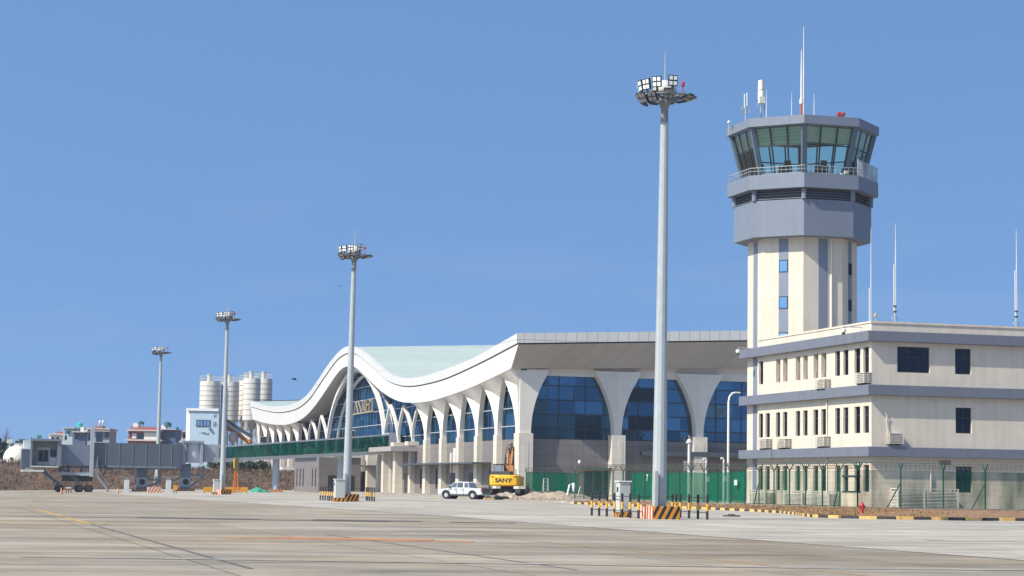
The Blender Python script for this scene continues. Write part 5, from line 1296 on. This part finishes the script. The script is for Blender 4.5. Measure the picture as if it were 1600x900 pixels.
b = MB(); rect(b, 140.5, 146.5, 666, 745, YT-.55, .5); rect(b, 140.5, 146.5, 666, 745, YT+3.2, .5); rect(b, 127, 146, 740, 743.5, YT-.5, 4.2); b.build('lift_column', M('lift_column_grey', (.36, .40, .44), .5, .08), BB)
b = MB()
for px in (95, 107, 128, 141): rect(b, px-2, px+2, 726, 741, YT+.4, .5)
b.build('lift_leg', bridge_dark, BB)
b = MB(); rect(b, 93, 152, 738, 742.5, YT-.3, .8); rect(b, 93, 152, 738, 742.5, YT+2.6, .6); b.build('carriage_beam', M('carriage_grey', (.26, .30, .33), .5), BB)
for px in (94, 125, 140):
    for Y_ in (YT-.2, YT+2.4):
        c = Vector((XB(px), Y_, GZ+.55)); b = MB(); b.cyl(c, c+Vector((0, .7, 0)), .55, n=20); w = b.build('wheel', black, BB, bevel=.05); b = MB(); b.cyl(c+Vector((0, -.02, 0)), c+Vector((0, .0, 0)), .25, n=14); b.build('hub', dark, w)
b = MB(); rect(b, 98, 146, 743, 752, YT+.6, 1.8); b.build('drive_unit', dark, BB)
b = MB(); b.bar((XB(66), YT, ZZ(66, 736)), (XB(93), YT+.2, ZZ(93, 756)), .3, .42); b.bar((XB(95), YT, ZZ(95, 731)), (XB(125), YT+.2, ZZ(125, 753)), .3, .45); b.build('diagonal_brace', bridge_dark, BB)
# cab: hood, side walls, door wall with windows
b = MB(); rect(b, 47, 95, 685.5, 689, YT-1.2, 4.8); rect(b, 47, 50, 689, 731, YT-1.2, 4.8); rect(b, 89, 95, 689, 729, YT-1.0, 4.4); cabo = b.build('cab', M('cab_grey', (.16, .19, .22), .5, .08), BB)
b = MB(); rect(b, 50, 89, 689, 728, YT+.9, .2); b.build('cab_front_wall', M('cab_wall_grey', (.20, .23, .24), .5, .06), BB)
b = MB(); rect(b, 60, 67, 704, 721, YT+.82, .06); rect(b, 68.5, 74.5, 704, 721, YT+.82, .06); b.build('door_glass', winglass, BB)
b = MB(); rect(b, 57.5, 77, 699, 702.6, YT+.8, .08); rect(b, 57.5, 76, 721.5, 727, YT+.8, .08); rect(b, 75.5, 78, 702.6, 727, YT+.78, .1); b.build('door_frame', M('door_light', (.42, .46, .46)), BB)
b = MB(); rect(b, 78.5, 88.5, 702.5, 713.5, YT+.82, .06); b.build('control_window', winglass, BB); b = MB(); rect(b, 77.5, 89, 715, 727, YT+.8, .08); b.build('control_panel', M('panel_pale', (.62, .66, .66), .5), BB)
b = MB(); rect(b, 49, 91, 728, 730, YT-1.4, 4.8); rect(b, 35, 69, 734, 737, YT-1.3, 4.0); b.build('cab_floor', M('floor_cream', (.60, .57, .50), .6, .1), BB)
b = MB(); rect(b, 34, 47.5, 700.5, 734, YT-.4, 3); b.build('side_wing', bridge_dark, BB); b = MB(); rect(b, 36.5, 47, 688, 700, YT+.2, 2.4); rect(b, 33.5, 47.6, 700, 702, YT-.45, 3.1); b.build('wing_roof', M('wing_roof_pale', (.52, .58, .58), .6), BB)
b = MB(); rect(b, 40, 66, 731, 734, YT-1.2, .4); b.build('wing_bumper', M('bumper_grey', (.25, .26, .27)), BB)
b = MB(); rect(b, 146, 284, 731, 733, YT+.6, 1.8)
for px in (168, 196, 224, 255): rect(b, px, px+9, 731, 735, YT+.5, .8)
rect(b, 97, 140, 728, 731, YT+.6, 1.8); b.build('cable_tray', M('tray_dark', (.10, .12, .14)), BB)
b = MB(); b.tube([(XB(156), YT-.2, ZZ(156, 720)), (XB(156.2), YT-.2, ZZ(156, 739)), (XB(158), YT-.2, ZZ(158, 742.5)), (XB(161), YT-.2, ZZ(161, 742.5)), (XB(163.5), YT-.2, ZZ(163, 739)), (XB(163.8), YT-.2, ZZ(163, 727))], .09, 6); b.build('cable_loop', black, BB)
# service stair
b = MB(); pa, pb_ = (XB(151), YT-.6, ZZ(151, 744)), (XB(171), YT-.6, GZ+.1)
b.bar(pa, pb_, .08, .2); b.bar((pa[0], YT+.3, pa[2]), (pb_[0], YT+.3, pb_[2]), .08, .2); b.bar((pa[0], YT-.6, pa[2]+1), (pb_[0], YT-.6, pb_[2]+1), .05, .05)
for k in range(9):
    t = k/9; b.bx(pa[0]+(pb_[0]-pa[0])*t, pa[0]+(pb_[0]-pa[0])*t+.22, YT-.6, YT+.3, pa[2]+(pb_[2]-pa[2])*t-.02, pa[2]+(pb_[2]-pa[2])*t+.02)
for px, pt in ((151, 712), (149, 720)): b.bar((XB(px), YT-.6, ZZ(px, 745)), (XB(px), YT-.6, ZZ(px, pt)), .06, .06)
b.build('service_stair', steel, BB)
# columns under the bridge: one thing each
def bcol(px, pt, lab):
    xx = XB(px, 299); g0 = gz(xx, 299); o = thing('support_column', lab, 'column', (xx, 299.5, g0), group='blue grey columns under the boarding bridge')
    zt_ = ZZ(px, pt, 299)
    b = MB(); b.bx(xx-.7, xx+.7, 298.9, 300.1, g0-.2, zt_); b.build('shaft', post_blue, o, bevel=.05)
    zc = ZZ(px, 753, 299); b = MB(); b.bx(xx-.85, xx+.75, 298.8, 298.9, zc-.65, zc+.65); pl_ = b.build('plate', M('plate_grey', (.24, .29, .33)), o)
    b = MB(); b.cyl((xx, 298.76, zc), (xx, 298.82, zc), .42, n=18); b.build('hole', black, pl_)
    b = MB(); b.bx(xx-1.3, xx+1.3, 298.6, 300.4, g0-.2, g0+.32); b.build('striped_base', M('base_rust', (.40, .17, .06), .7, .3, 3), o)
    b = MB(); b.bar((xx+.6, 299.3, g0+.6), (xx+2.6, 299.3, zt_-1.9), .22, .3); b.bar((xx+2.5, 299.3, zt_-2.0), (xx+2.5, 299.3, zt_-.3), .4, .4); b.bar((xx+.5, 299.3, zt_-1.6), (xx+2.4, 299.3, zt_-1.7), .2, .25)
    b.bar((xx-.5, 299.3, zt_-1.9), (xx-2.6, 299.3, zt_-3.0), .16, .2); b.bar((xx-2.5, 299.3, zt_-3.0), (xx-.5, 299.3, zt_-4.0), .16, .2); b.build('bracket', M('bracket_grey', (.15, .18, .21)), o)
bcol(223, 731, 'blue grey column with round hole under middle of the tunnel'); bcol(291, 724, 'blue grey column with round hole carrying the rotunda')
# white T headed posts
for px, lab in ((197.5, 'white T headed post left of the middle column'), (263, 'white T headed post between the two bridge columns')):
    q = atD(px, 770, 279); g0 = gz(q.x, q.y); o = thing('t_post', lab, 'post', (q.x, q.y, g0), group='white T headed posts on the apron'); zt_ = atD(px, 750, 279).z
    MB().bx(q.x-.32, q.x+.32, q.y-.2, q.y+.2, g0-.1, zt_).build('post', M('post_white', (.62, .63, .60)), o); b = MB(); b.bx(q.x-.95, q.x+.95, q.y-.15, q.y+.15, zt_+.3, zt_+.46); b.bar((q.x, q.y, zt_), (q.x, q.y, zt_+.4), .5, .4); b.build('head', M('head_grey', (.20, .21, .21)), o)
# orange base of the farthest mast, barrier boards, light stand, cones
q = atD(241, 770, 276); o = thing('striped_block', 'orange and white striped block between the bridge columns', 'block', (q.x, q.y, gz(q.x, q.y))); MB().bx(q.x-.9, q.x+.9, q.y-.5, q.y+.5, gz(q.x, q.y)-.1, gz(q.x, q.y)+.75).build('block', STRIPES('red_diag', (.62, .58, .50), (.55, .12, .03), .42, 62, .5), o)
orangeb = M('barrier_orange', (.72, .32, .02), .6, .2, 4)
for px0, px1, py0, py1, lab in ((318, 332, 761, 769, 'plain orange barrier board left of the third mast'), (351, 364, 761, 769, 'orange barrier board just right of the third mast'), (365, 374, 761, 769, 'orange barrier board under the light stand'), (376, 387, 761, 769, 'orange barrier board right of the light stand'), (271, 277, 758, 766, 'small orange box between the bridge columns')):
    Y_ = 262; p0, p1 = onY(px0, py0, Y_), onY(px1, py1, Y_); o = thing('barrier_board', lab, 'barrier', ((p0.x+p1.x)/2, Y_, gz(p0.x, Y_)))
    b = MB(); b.bx(p0.x, p1.x, Y_, Y_+.12, p1.z, p0.z); b.build('board', orangeb, o); b = MB()
    for xx in (p0.x+.1, p1.x-.1): b.bar((xx, Y_+.18, gz(xx, Y_)), (xx, Y_+.18, p0.z), .07, .07)
    b.build('leg', dark, o)
p = onY(368, 770, 258); g0 = gz(p.x, 258); X = p.x; o = thing('light_stand', 'orange tripod stand with tall yellow and black lamp beside third mast', 'light stand', (X, 258, g0)); z1 = onY(368, 734, 258).z; z2 = onY(368, 715, 258).z
b = MB(); b.bar((X-.35, 258, g0), (X-.1, 258, z1), .12, .12); b.bar((X+.35, 258, g0), (X+.1, 258, z1), .12, .12); b.bar((X, 258.4, g0), (X, 258, z1), .12, .12)
for k in range(4): zz = g0+.5+k*.6; b.bar((X-.3+.05*k, 258, zz), (X+.3-.05*k, 258, zz), .07, .07)
b.build('tripod', orange, o); MB().bx(X-.3, X+.3, 257.8, 258.2, z1, z2).build('lamp_case', M('case_dark', (.12, .12, .05)), o, bevel=.05); MB().bx(X-.36, X-.2, 257.75, 258.0, z1+.2, z2-.1).build('yellow_edge', yellow, o)
for px, py, lab in ((95.5, 773, 'orange traffic cone by the boarding bridge wheels'), (184, 773, 'small orange traffic cone under the tunnel')):
    q = atD(px, py, 272); g0 = gz(q.x, q.y); o = thing('traffic_cone', lab, 'traffic cone', (q.x, q.y, g0)); b = MB(); b.lathe((q.x, q.y, g0), [(.17, .04), (.03, .8)], 12); b.build('cone', M('cone_orange', (.70, .30, .16), .6), o); MB().bx(q.x-.2, q.x+.2, q.y-.2, q.y+.2, g0, g0+.04).build('foot', blackp, o)
q = atD(107.5, 771, 281); g0 = gz(q.x, q.y); o = thing('wheel_chock_stand', 'dark red stand lying between the bridge wheels', 'stand', (q.x, q.y, g0)); b = MB(); b.bx(q.x-.45, q.x+.45, q.y, q.y+.4, g0+.55, g0+.7); [b.bar((q.x+s*.35, q.y+.2, g0), (q.x+s*.25, q.y+.2, g0+.6), .1, .1) for s in (-1, 0, 1)]; b.build('frame', M('dark_red', (.22, .03, .03)), o); MB().bx(q.x-.4, q.x+.3, q.y-.02, q.y, g0+.6, g0+.78).build('white_strip', white, o)
q = atD(404, 772, 288); o = tag(mound('tarpaulin', (q.x, q.y, gz(q.x, q.y)), 1.6, .9, .6, M('mint_tarp', (.05, .29, .19), .6, .1, 2), 0, 4), 'crumpled mint green tarpaulin on the apron left of the terminal', 'tarpaulin')

# ================================================================== BATCHING PLANT
DS = 470
def silo(px, w_px, pt, lab, D=DS, cone=None, top_rail=True):
    c = atD(px, 700, D); rad = w_px/2*D/FPX; zt_ = atD(px, pt, D).z; zb_ = atD(px, 657, D).z
    o = thing('cement_silo', lab, 'silo', (c.x, c.y, 3), group='cement silos of the batching plant'); X, Y = c.x, c.y
    sm = M('silo_cream', (.62, .59, .53), .55, .10, .5, streak=.16)
    MB().lathe((X, Y, 0), [(rad, zb_), (rad, zt_-.25), (rad*.97, zt_)], 28).build('shell', sm, o, smooth=True)
    MB().lathe((X, Y, 0), [(.4, zb_-2.3), (rad, zb_-.02)], 24).build('cone', M('silo_cone', (.42, .40, .36), .6), o, smooth=True)
    b = MB(); n = 8
    for k in range(n): z_ = zb_+(zt_-zb_)*k/n; b.lathe((X, Y, z_-.09), [(rad+.02, .03), (rad+.02, .13)], 28)
    b.build('hoop', M('silo_hoop', (.16, .15, .135), .7), o)
    b = MB()
    for k in range(4):
        a = math.pi/4+k*math.pi/2; b.bar((X+rad*.85*math.cos(a), Y+rad*.85*math.sin(a), 2), (X+rad*.85*math.cos(a), Y+rad*.85*math.sin(a), zb_+.5), .35, .35)
        a2 = a+math.pi/2; P0 = (X+rad*.85*math.cos(a), Y+rad*.85*math.sin(a), 4); P1 = (X+rad*.85*math.cos(a2), Y+rad*.85*math.sin(a2), zb_-.5); b.bar(P0, P1, .18, .18)
    b.build('leg_frame', M('leg_cream', (.55, .53, .48)), o)
    b = MB()
    for z_ in (zt_+.5, zt_+1.1): b.tube([(X+rad*math.cos(a), Y+rad*math.sin(a), z_) for a in [i*math.pi/12 for i in range(25)]], .05, 4)
    for k in range(14): a = k*math.pi/7; b.tube([(X+rad*math.cos(a), Y+rad*math.sin(a), zt_-.1), (X+rad*math.cos(a), Y+rad*math.sin(a), zt_+1.1)], .05, 4)
    b.build('railing', M('rail_cream', (.55, .55, .52)), o)
    b = MB(); b.cyl((X-.2, Y, zt_-.1), (X-.2, Y, zt_+1.5), .5, n=14); b.cyl((X-.2, Y, zt_+1.4), (X-.2, Y, zt_+1.6), .6, n=14); b.build('dust_filter', sm, o)
silo(325.5, 32, 596, 'leftmost cream silo, rising behind the pale blue mixer house', DS)
silo(357, 28, 597, 'second cream silo, partly behind the third floodlight mast', DS+2)
silo(384, 27, 595, 'cream silo mostly hidden behind its brighter neighbour', DS+8)
silo(391, 27, 591.5, 'bright foremost cream silo with cone bottom showing beside white roof', DS-4)
silo(410.5, 25, 592, 'rightmost silo, shaded grey, behind the end of the white roof', DS+4)
DMX = 430
def prect(b, px0, px1, pt, pb, D, dep):
    # panel facing the apron, set square to the sight line of the plant
    a = atD(px0, (pt+pb)/2, D); c = atD(px1, (pt+pb)/2, D); zt_, zb_ = atD((px0+px1)/2, pt, D).z, atD((px0+px1)/2, pb, D).z
    n = _h*dep
    b.raw([(a.x, a.y, zb_), (c.x, c.y, zb_), (c.x, c.y, zt_), (a.x, a.y, zt_), (a.x+n.x, a.y+n.y, zb_), (c.x+n.x, c.y+n.y, zb_), (c.x+n.x, c.y+n.y, zt_), (a.x+n.x, a.y+n.y, zt_)],
          [(0,1,2,3),(7,6,5,4),(0,4,5,1),(1,5,6,2),(2,6,7,3),(3,7,4,0)]); return b
c = atD(316, 700, DMX); MX_ = thing('mixer_house', 'pale blue metal mixer house with ribbon window before the silos', 'industrial building', (c.x, c.y, 2))
lb = M('pale_blue_sheet', (.42, .54, .64), .55, .05, .5, streak=.1)
prect(MB(), 296, 341, 642, 745, DMX, 7).build('wall', lb, MX_)
a0, a1 = atD(290, 690, DMX+5), atD(296, 690, DMX-.02); zt_, zb_ = atD(293, 641, DMX).z, 2
b = MB(); b.prism([(a0.x, a0.y, zb_), (a1.x, a1.y, zb_), (a1.x+.4, a1.y+.5, zb_), (a0.x+.8, a0.y+.5, zb_)], (0, 0, zt_-zb_)); b.build('end_wall', M('white_sheet', (.74, .75, .75)), MX_)
prect(MB(), 290.5, 341.5, 638, 642, DMX-.3, 7.6).build('roof', M('white_sheet', (.74, .75, .75)), MX_)
w = prect(MB(), 306.5, 328.5, 656, 666.5, DMX-.12, .2).build('window', frame_dark, MX_)
b = MB(); [prect(b, q0, q1, 657, 665.5, DMX-.16, .05) for q0, q1 in ((307.5, 312), (313, 316.6), (318.4, 322.4), (323.4, 327.6))]; b.build('pane', BLUEGLASS('mixer_glass', (.3, .38, .45), (.02, .03, .04), .0), w)
b = MB()    # small dark characters painted on the wall
for q in ((334.5, 335.5, 648, 653), (336, 339, 647.5, 648.6), (336, 338.5, 650.5, 651.5), (333.5, 334.3, 659, 667), (335.3, 338.5, 659.5, 660.8), (336.4, 337.4, 660.8, 667.5), (334.8, 339, 663.4, 664.6),
          (311, 312.4, 676, 677), (314, 316, 675.8, 677), (316.6, 320, 675.4, 677.3), (320.6, 323, 676.2, 677.8), (319, 320, 678, 679), (322, 326.5, 678.4, 679.4), (325.4, 326.2, 676, 678.4)): prect(b, *q, DMX-.05, .05)
b.build('painted_characters', M('character_dark', (.10, .10, .12)), MX_)
b = MB(); prect(b, 325, 328.5, 667.5, 670.5, DMX-.6, .6); b.build('wall_unit', M('unit_grey', (.3, .34, .38)), MX_)
c = atD(362, 680, DMX+8); CV = thing('conveyor', 'sloping orange and white conveyor in front of the silos', 'conveyor', (c.x, c.y, 3))
P0, P1 = atD(340, 658, DMX+8), atD(392, 692, DMX+6); b = MB(); b.bar(P0, P1, 1.2, .7); b.build('belt_frame', orange, CV)
up = Vector((0, 0, .75)); b = MB(); b.bar(P0+up, P1+up, 1.3, .35); b.build('cover', white, CV); b = MB(); b.bar(P0+up*1.9, P1+up*1.9, 1.1, .3); b.build('side_rail', dark, CV)
b = MB()
for t in (.3, .6, .9): q = P0.lerp(P1, t); b.bar((q.x, q.y, 2), q, .25, .25)
b.build('leg', M('leg_cream', (.55, .53, .48)), CV)
c = atD(364, 682, DMX+4); o = thing('mixer_drum', 'small pinkish drum below the sloping conveyor', 'drum', (c.x, c.y, 3)); MB().lathe((c.x, c.y, c.z-1.0), [(.5, -.3), (.85, .1), (.95, .9), (.8, 1.6), (.4, 1.9)], 16).build('drum', M('drum_pink', (.62, .48, .42)), o, smooth=True); MB().cyl((c.x, c.y, 2), (c.x, c.y, c.z-1), .3).build('stand', steel, o)

# ================================================================== WHITE TANK, HOUSES, TREES
c = atD(26, 716, 372); rad = 21*372/FPX; X, Y, Z = c.x, c.y, c.z-.1; o = thing('storage_tank', 'round white tank with dark manhole behind the dry bank, at left edge', 'tank', (X, Y, 4))
axis = Vector((.45, .89, 0)).normalized(); A_ = Vector((axis.y, -axis.x, 0)); U_ = Vector((0, 0, 1)); b = MB(); prof = [(0.02, -1.0), (.45, -.92), (.75, -.7), (.93, -.4), (1, -.05), (1, 2.2), (.7, 2.7), (.02, 3.0)]; n = 28
b.raw([Vector((X, Y, Z))+axis*d*rad*.8+(A_*math.cos(2*math.pi*j/n)+U_*math.sin(2*math.pi*j/n))*r_*rad for r_, d in prof for j in range(n)], [(i*n+j, i*n+(j+1) % n, (i+1)*n+(j+1) % n, (i+1)*n+j) for i in range(len(prof)-1) for j in range(n)])
b.build('shell', M('tank_white', (.70, .68, .60), .5, .08, .6, streak=.1), o, smooth=True)
q = Vector((X, Y, Z))-axis*rad*.8; MB().cyl(q+A_*(-.1), q+A_*(-.1)-axis*.1, .28, n=14).build('manhole', black, o)
b = MB(); b.box((X-1.3, Y, Z+rad+.7), (1.0, .8, .7)); b.box((X-.1, Y, Z+rad+.1), (1.1, .6, .5)); b.box((X+.9, Y, Z+rad+.05), (.7, .5, .45)); b.bar((X-1.3, Y, Z+1.2), (X-1.3, Y, Z+rad+.7), .3, .3); b.build('top_fitting', white, o)
b = MB(); [b.bx(X-1.5+s*2.6, X-1.1+s*2.6, Y, Y+2, 2, Z-.6) for s in (0, 1)]; b.build('saddle', M('saddle_concrete', (.35, .33, .30)), o)
DH = 540
def hb(o, name, mat, px0, px1, pt, pb, D, dep): return prect(MB(), px0, px1, pt, pb, D, dep).build(name, mat, o)
def house(px0, px1, pt, lab, wallm, windows=(), slabs=(), D=DH, extras=()):
    c = atD((px0+px1)/2, 705, D); o = thing('house', lab, 'house', (c.x, c.y, 3))
    wo = hb(o, 'wall', wallm, px0, px1, pt, 712, D, 9)
    for q in windows: hb(o, 'window', winglass, *q, D-.08, .1)
    for q in slabs: hb(o, 'roof_slab' if q[2] <= pt+1 else 'balcony', M('slab_pale', (.55, .48, .44), .7), *q, D-1.2, 10.6)
    for nm, mt, q in extras: hb(o, nm, mt, *q, D+.5, 4)
    return o
navy = M('house_navy', (.08, .11, .19), .7, .1); hred = M('house_red', (.34, .10, .09), .7, .1); hwhite = M('house_white', (.68, .66, .60), .7, .06); hblue = M('house_pale_blue', (.42, .50, .52), .7, .06); hgrey = M('house_grey', (.30, .31, .33), .7, .08)
teal = M('tank_teal', (.02, .30, .26), .5); dteal = M('tank_dark_teal', (.03, .12, .14), .5)
house(76, 99, 679, 'low pale house left of the boarding bridge cab roof', hwhite, [(80, 84, 683, 689), (88, 92, 683, 689)], [(75, 100, 677.5, 679.2)], DH+20, [('roof_room', hred, (88, 98, 674.5, 678))])
house(98, 115, 669, 'pale blue green house wall behind the cab', hblue, [(101, 104, 680, 687)], [(97, 116, 668, 669.3)], DH+10)
house(113, 134, 675, 'dark blue house with slim white stair tower', navy, [(117, 121, 680, 686)], [(112, 135, 674, 675.5)], DH, [('stair_tower', hwhite, (125.5, 130.5, 667, 690)), ('white_panel', hblue, (130, 140, 672, 690))])
house(136, 171, 670, 'tall grey house with stacked balconies and silver roof tanks', hgrey, [(138, 146, 676, 688), (150, 160, 675, 690), (163.5, 170, 674.5, 684)], [(134, 172, 669, 670.8), (146, 172, 672.8, 674)], DH, [('roof_room', hred, (146, 160, 666, 669.5))])
house(200, 250, 672, 'red and white house with overhanging roof slabs', hred, [(203, 206, 676, 684), (216, 230, 677, 686)], [(197, 250, 671.4, 673.6), (195, 252, 686.5, 689)], DH+5, [('roof_room', hwhite, (208, 216, 661, 669)), ('parapet', hred, (204, 246, 667, 671.5))])
hb(bpy.data.objects['house.004'], 'white_wall', hwhite, 206, 213, 677, 685, DH+4.6, .3); hb(bpy.data.objects['house.004'], 'white_wall', hwhite, 225, 246, 675.5, 688, DH+4.6, .3)
house(252, 274, 671, 'navy house between farthest mast and mixer house', navy, [(256, 260, 676, 684)], [(251, 275, 670, 671.5)], DH+8, [('roof_room', hwhite, (252, 259, 664, 670))])
house(273, 292, 674, 'low pale house just left of the mixer house', hblue, [(286, 290, 678, 684)], [(262, 292, 684.5, 688.5), (272, 293, 673, 674.6)], DH+30)
def rooftank(px0, px1, pt, pb, mat, lab, D=DH+3):
    a, c = atD(px0, pb, D), atD(px1, pb, D); r_ = (c-a).length/2; q = (a+c)/2; z0, z1 = q.z, atD(px0, pt, D).z
    o = thing('water_tank', lab, 'water tank', (q.x, q.y, z0)); MB().lathe((q.x, q.y, 0), [(r_*.96, z0-.1), (r_, z0+.1), (r_, z1-.35), (r_*.55, z1-.08), (r_*.2, z1)], 16).build('body', mat, o, smooth=True)
    b = MB(); b.lathe((q.x, q.y, z1-.05), [(r_*.25, 0), (r_*.22, .12)], 10); b.build('lid', mat, o); b = MB(); [b.bar((q.x+s*r_*.7, q.y, z0-.9), (q.x+s*r_*.7, q.y, z0), .15, .15) for s in (-1, 1)]; b.build('stand', steel, o)
rooftank(120.3, 129, 660, 667, M('tank_bright_teal', (.02, .48, .34), .5), 'bright green water tank on top of white stair tower', DH+2)
rooftank(101, 109.5, 671.5, 677, dteal, 'dark teal water tank above the pale blue green wall', DH+3)
rooftank(57, 61.5, 678.5, 684, M('tank_green', (.02, .26, .10), .5), 'small green water tank above the bridge cab, farthest left', DH+15); 
rooftank(61.5, 65, 679.5, 683.5, dteal, 'small dark tank beside the farthest left green tank', DH+16)
rooftank(154, 158, 656.5, 664.5, M('tank_silver', (.62, .62, .62), .3, .05, 2, .6), 'left of two silver water tanks on the grey house', DH+4); rooftank(159, 163, 656.5, 664.5, M('tank_silver', (.62, .62, .62)), 'right of two silver water tanks on the grey house', DH+4)
rooftank(215, 225.5, 657.8, 662, dteal, 'wide dark teal tank on the red house roof room', DH+6); rooftank(256, 268, 659, 666, dteal, 'wide dark teal tank on the navy house roof', DH+9); rooftank(272.5, 279.5, 666.5, 671, M('tank_blue_teal', (.03, .22, .30), .5), 'blue teal water tank left of the mixer house', DH+28)
c = atD(182, 668, DH+40); 
# trees: trunk, limbs and leaf clumps
leafm = [M('leaf_dark', (.035, .060, .045), .7, .4, .6), M('leaf_mid', (.055, .085, .045), .7, .4, .6)]
def tree(c, hgt, spread, label, seed, leaves=900, bare=False, lm=0):
    rr = random.Random(seed); X, Y, Z = c; o = thing('tree', label, 'tree', c)
    b = MB(); b.tube([(X, Y, Z-.3), (X+.1, Y, Z+hgt*.35), (X-.1, Y, Z+hgt*.62)], [.3, .22, .12], 7); cl = []
    for k in range(9 if not bare else 16):
        a = rr.random()*6.28; z0 = Z+hgt*rr.uniform(.28, .6); L_ = spread*rr.uniform(.45, .95); e = Vector((X+L_*math.cos(a), Y+L_*math.sin(a), z0+hgt*rr.uniform(.12, .4)))
        md = Vector((X, Y, z0)).lerp(e, .5)+Vector((0, 0, .3)); b.tube([(X, Y, z0), md, e], [.12, .08, .03], 5); cl.append(e)
        if bare:
            for _ in range(4): b.tube([md.lerp(e, rr.random()), e+Vector((rr.uniform(-1, 1), rr.uniform(-1, 1), rr.uniform(.2, 1.6)))], [.04, .015], 4)
    b.build('trunk', M('bark', (.11, .08, .06), .9, .3), o)
    if bare: return o
    cl += [Vector((X+rr.uniform(-.5, .5)*spread, Y+rr.uniform(-.5, .5)*spread, Z+hgt*rr.uniform(.5, .92))) for _ in range(7)]
    b = MB()
    for i in range(leaves):
        q = rr.choice(cl); d = Vector((rr.gauss(0, 1), rr.gauss(0, 1), rr.gauss(0, .8)))*spread*.22; p = q+d; s = rr.uniform(.18, .42)
        u = Vector((rr.gauss(0, 1), rr.gauss(0, 1), rr.gauss(0, 1))).normalized(); v = u.orthogonal().normalized(); b.quad(p-u*s-v*s*.6, p+u*s-v*s*.6, p+u*s+v*s*.6, p-u*s+v*s*.6)
    b.build('crown', leafm[lm], o, fix=False); return o
def treeat(px, py_top, D, spread_px, label, seed, **k):
    c = atD(px, 720, D); zt_ = atD(px, py_top, D).z; tree((c.x, c.y, 3.0), zt_-3.0, spread_px*D/FPX, label, seed, **k)
treeat(3, 689, 420, 10, 'dark green tree at left edge of the photo behind the white tank', 1, leaves=1400)
treeat(9, 672, 430, 8, 'bare grey tree rising above dark foliage at left edge', 2, bare=True)
treeat(-10, 684, 410, 12, 'dark bushy tree cut by the left edge', 3, leaves=1400)
treeat(24, 688, 620, 11, 'distant dark tree above the white tank', 4, lm=0, leaves=1200); treeat(38, 686, 640, 12, 'distant dark tree left of the bridge cab', 5, lm=0, leaves=1200); treeat(52, 684, 660, 10, 'distant dark tree just behind the bridge cab roof', 6, lm=0, leaves=1000)
for i, (px, sp_) in enumerate(((336, 9), (352, 10), (372, 9), (392, 10), (412, 9), (432, 9))):
    treeat(px, 722+(i % 3)*1.5, 392+3*i, sp_, ('low green bush behind the bank, just right of the rotunda', 'low green bush behind the bank beside third mast', 'low green bush behind the bank right of the light stand', 'low green bush on the bank above the mint tarpaulin', 'low green bush on the bank left of the terminal end', 'low green bush behind the walkway column', 'low green bush hidden beside the terminal end')[i], 20+i, leaves=500, lm=1)
# birds
for px, py, D, s, lab in ((459, 592.5, 150, 1.0, 'dark bird gliding left of the roof crest'), (532, 447, 170, .45, 'tiny dark bird high beside the second mast')):
    c = atD(px, py, D); o = thing('bird', lab, 'bird', c); b = MB(); r0 = Vector(_r)
    f = lambda a, z, t=0: c+r0*a*s*.33+Vector((0, 0, z*s*.33))+_h*t*s*.33
    ring = []
    b.tube([f(-.55, .05), f(-.3, .08), f(.1, .0), f(.45, -.08), f(.75, -.1)], [.01*s, .05*s, .065*s, .04*s, .012*s], 8)
    b.build('body', M('bird_dark', (.04, .04, .045), .8), o, smooth=True)
    for sg in (-1, 1):
        w = MB(); w.quad(f(-.15, .06), f(.3, .0), f(.25+.35*sg, .18, -.5*sg), f(-.1+.3*sg, .26, -.6*sg)); w.quad(f(.25+.35*sg, .18, -.5*sg), f(-.1+.3*sg, .26, -.6*sg), f(.1+.9*sg, .1, -1.1*sg)); w.build('wing', M('bird_dark', (.04, .04, .045)), o, fix=False)
# ================================================================== THIN BLUE HAZE
hm = bpy.data.materials.new('haze'); hm.use_nodes = True; hn_ = hm.node_tree.nodes; hn_.remove(hn_['Principled BSDF'])
pv = hn_.new('ShaderNodeVolumePrincipled'); pv.inputs['Color'].default_value = (.82, .90, 1, 1); pv.inputs['Density'].default_value = .00016; pv.inputs['Anisotropy'].default_value = .2
hm.node_tree.links.new(pv.outputs[0], hn_['Material Output'].inputs['Volume'])
b = MB(); b.bx(-1650, 1650, -1650, 1650, -2.6, 50); stuff(b.build('haze', hm))
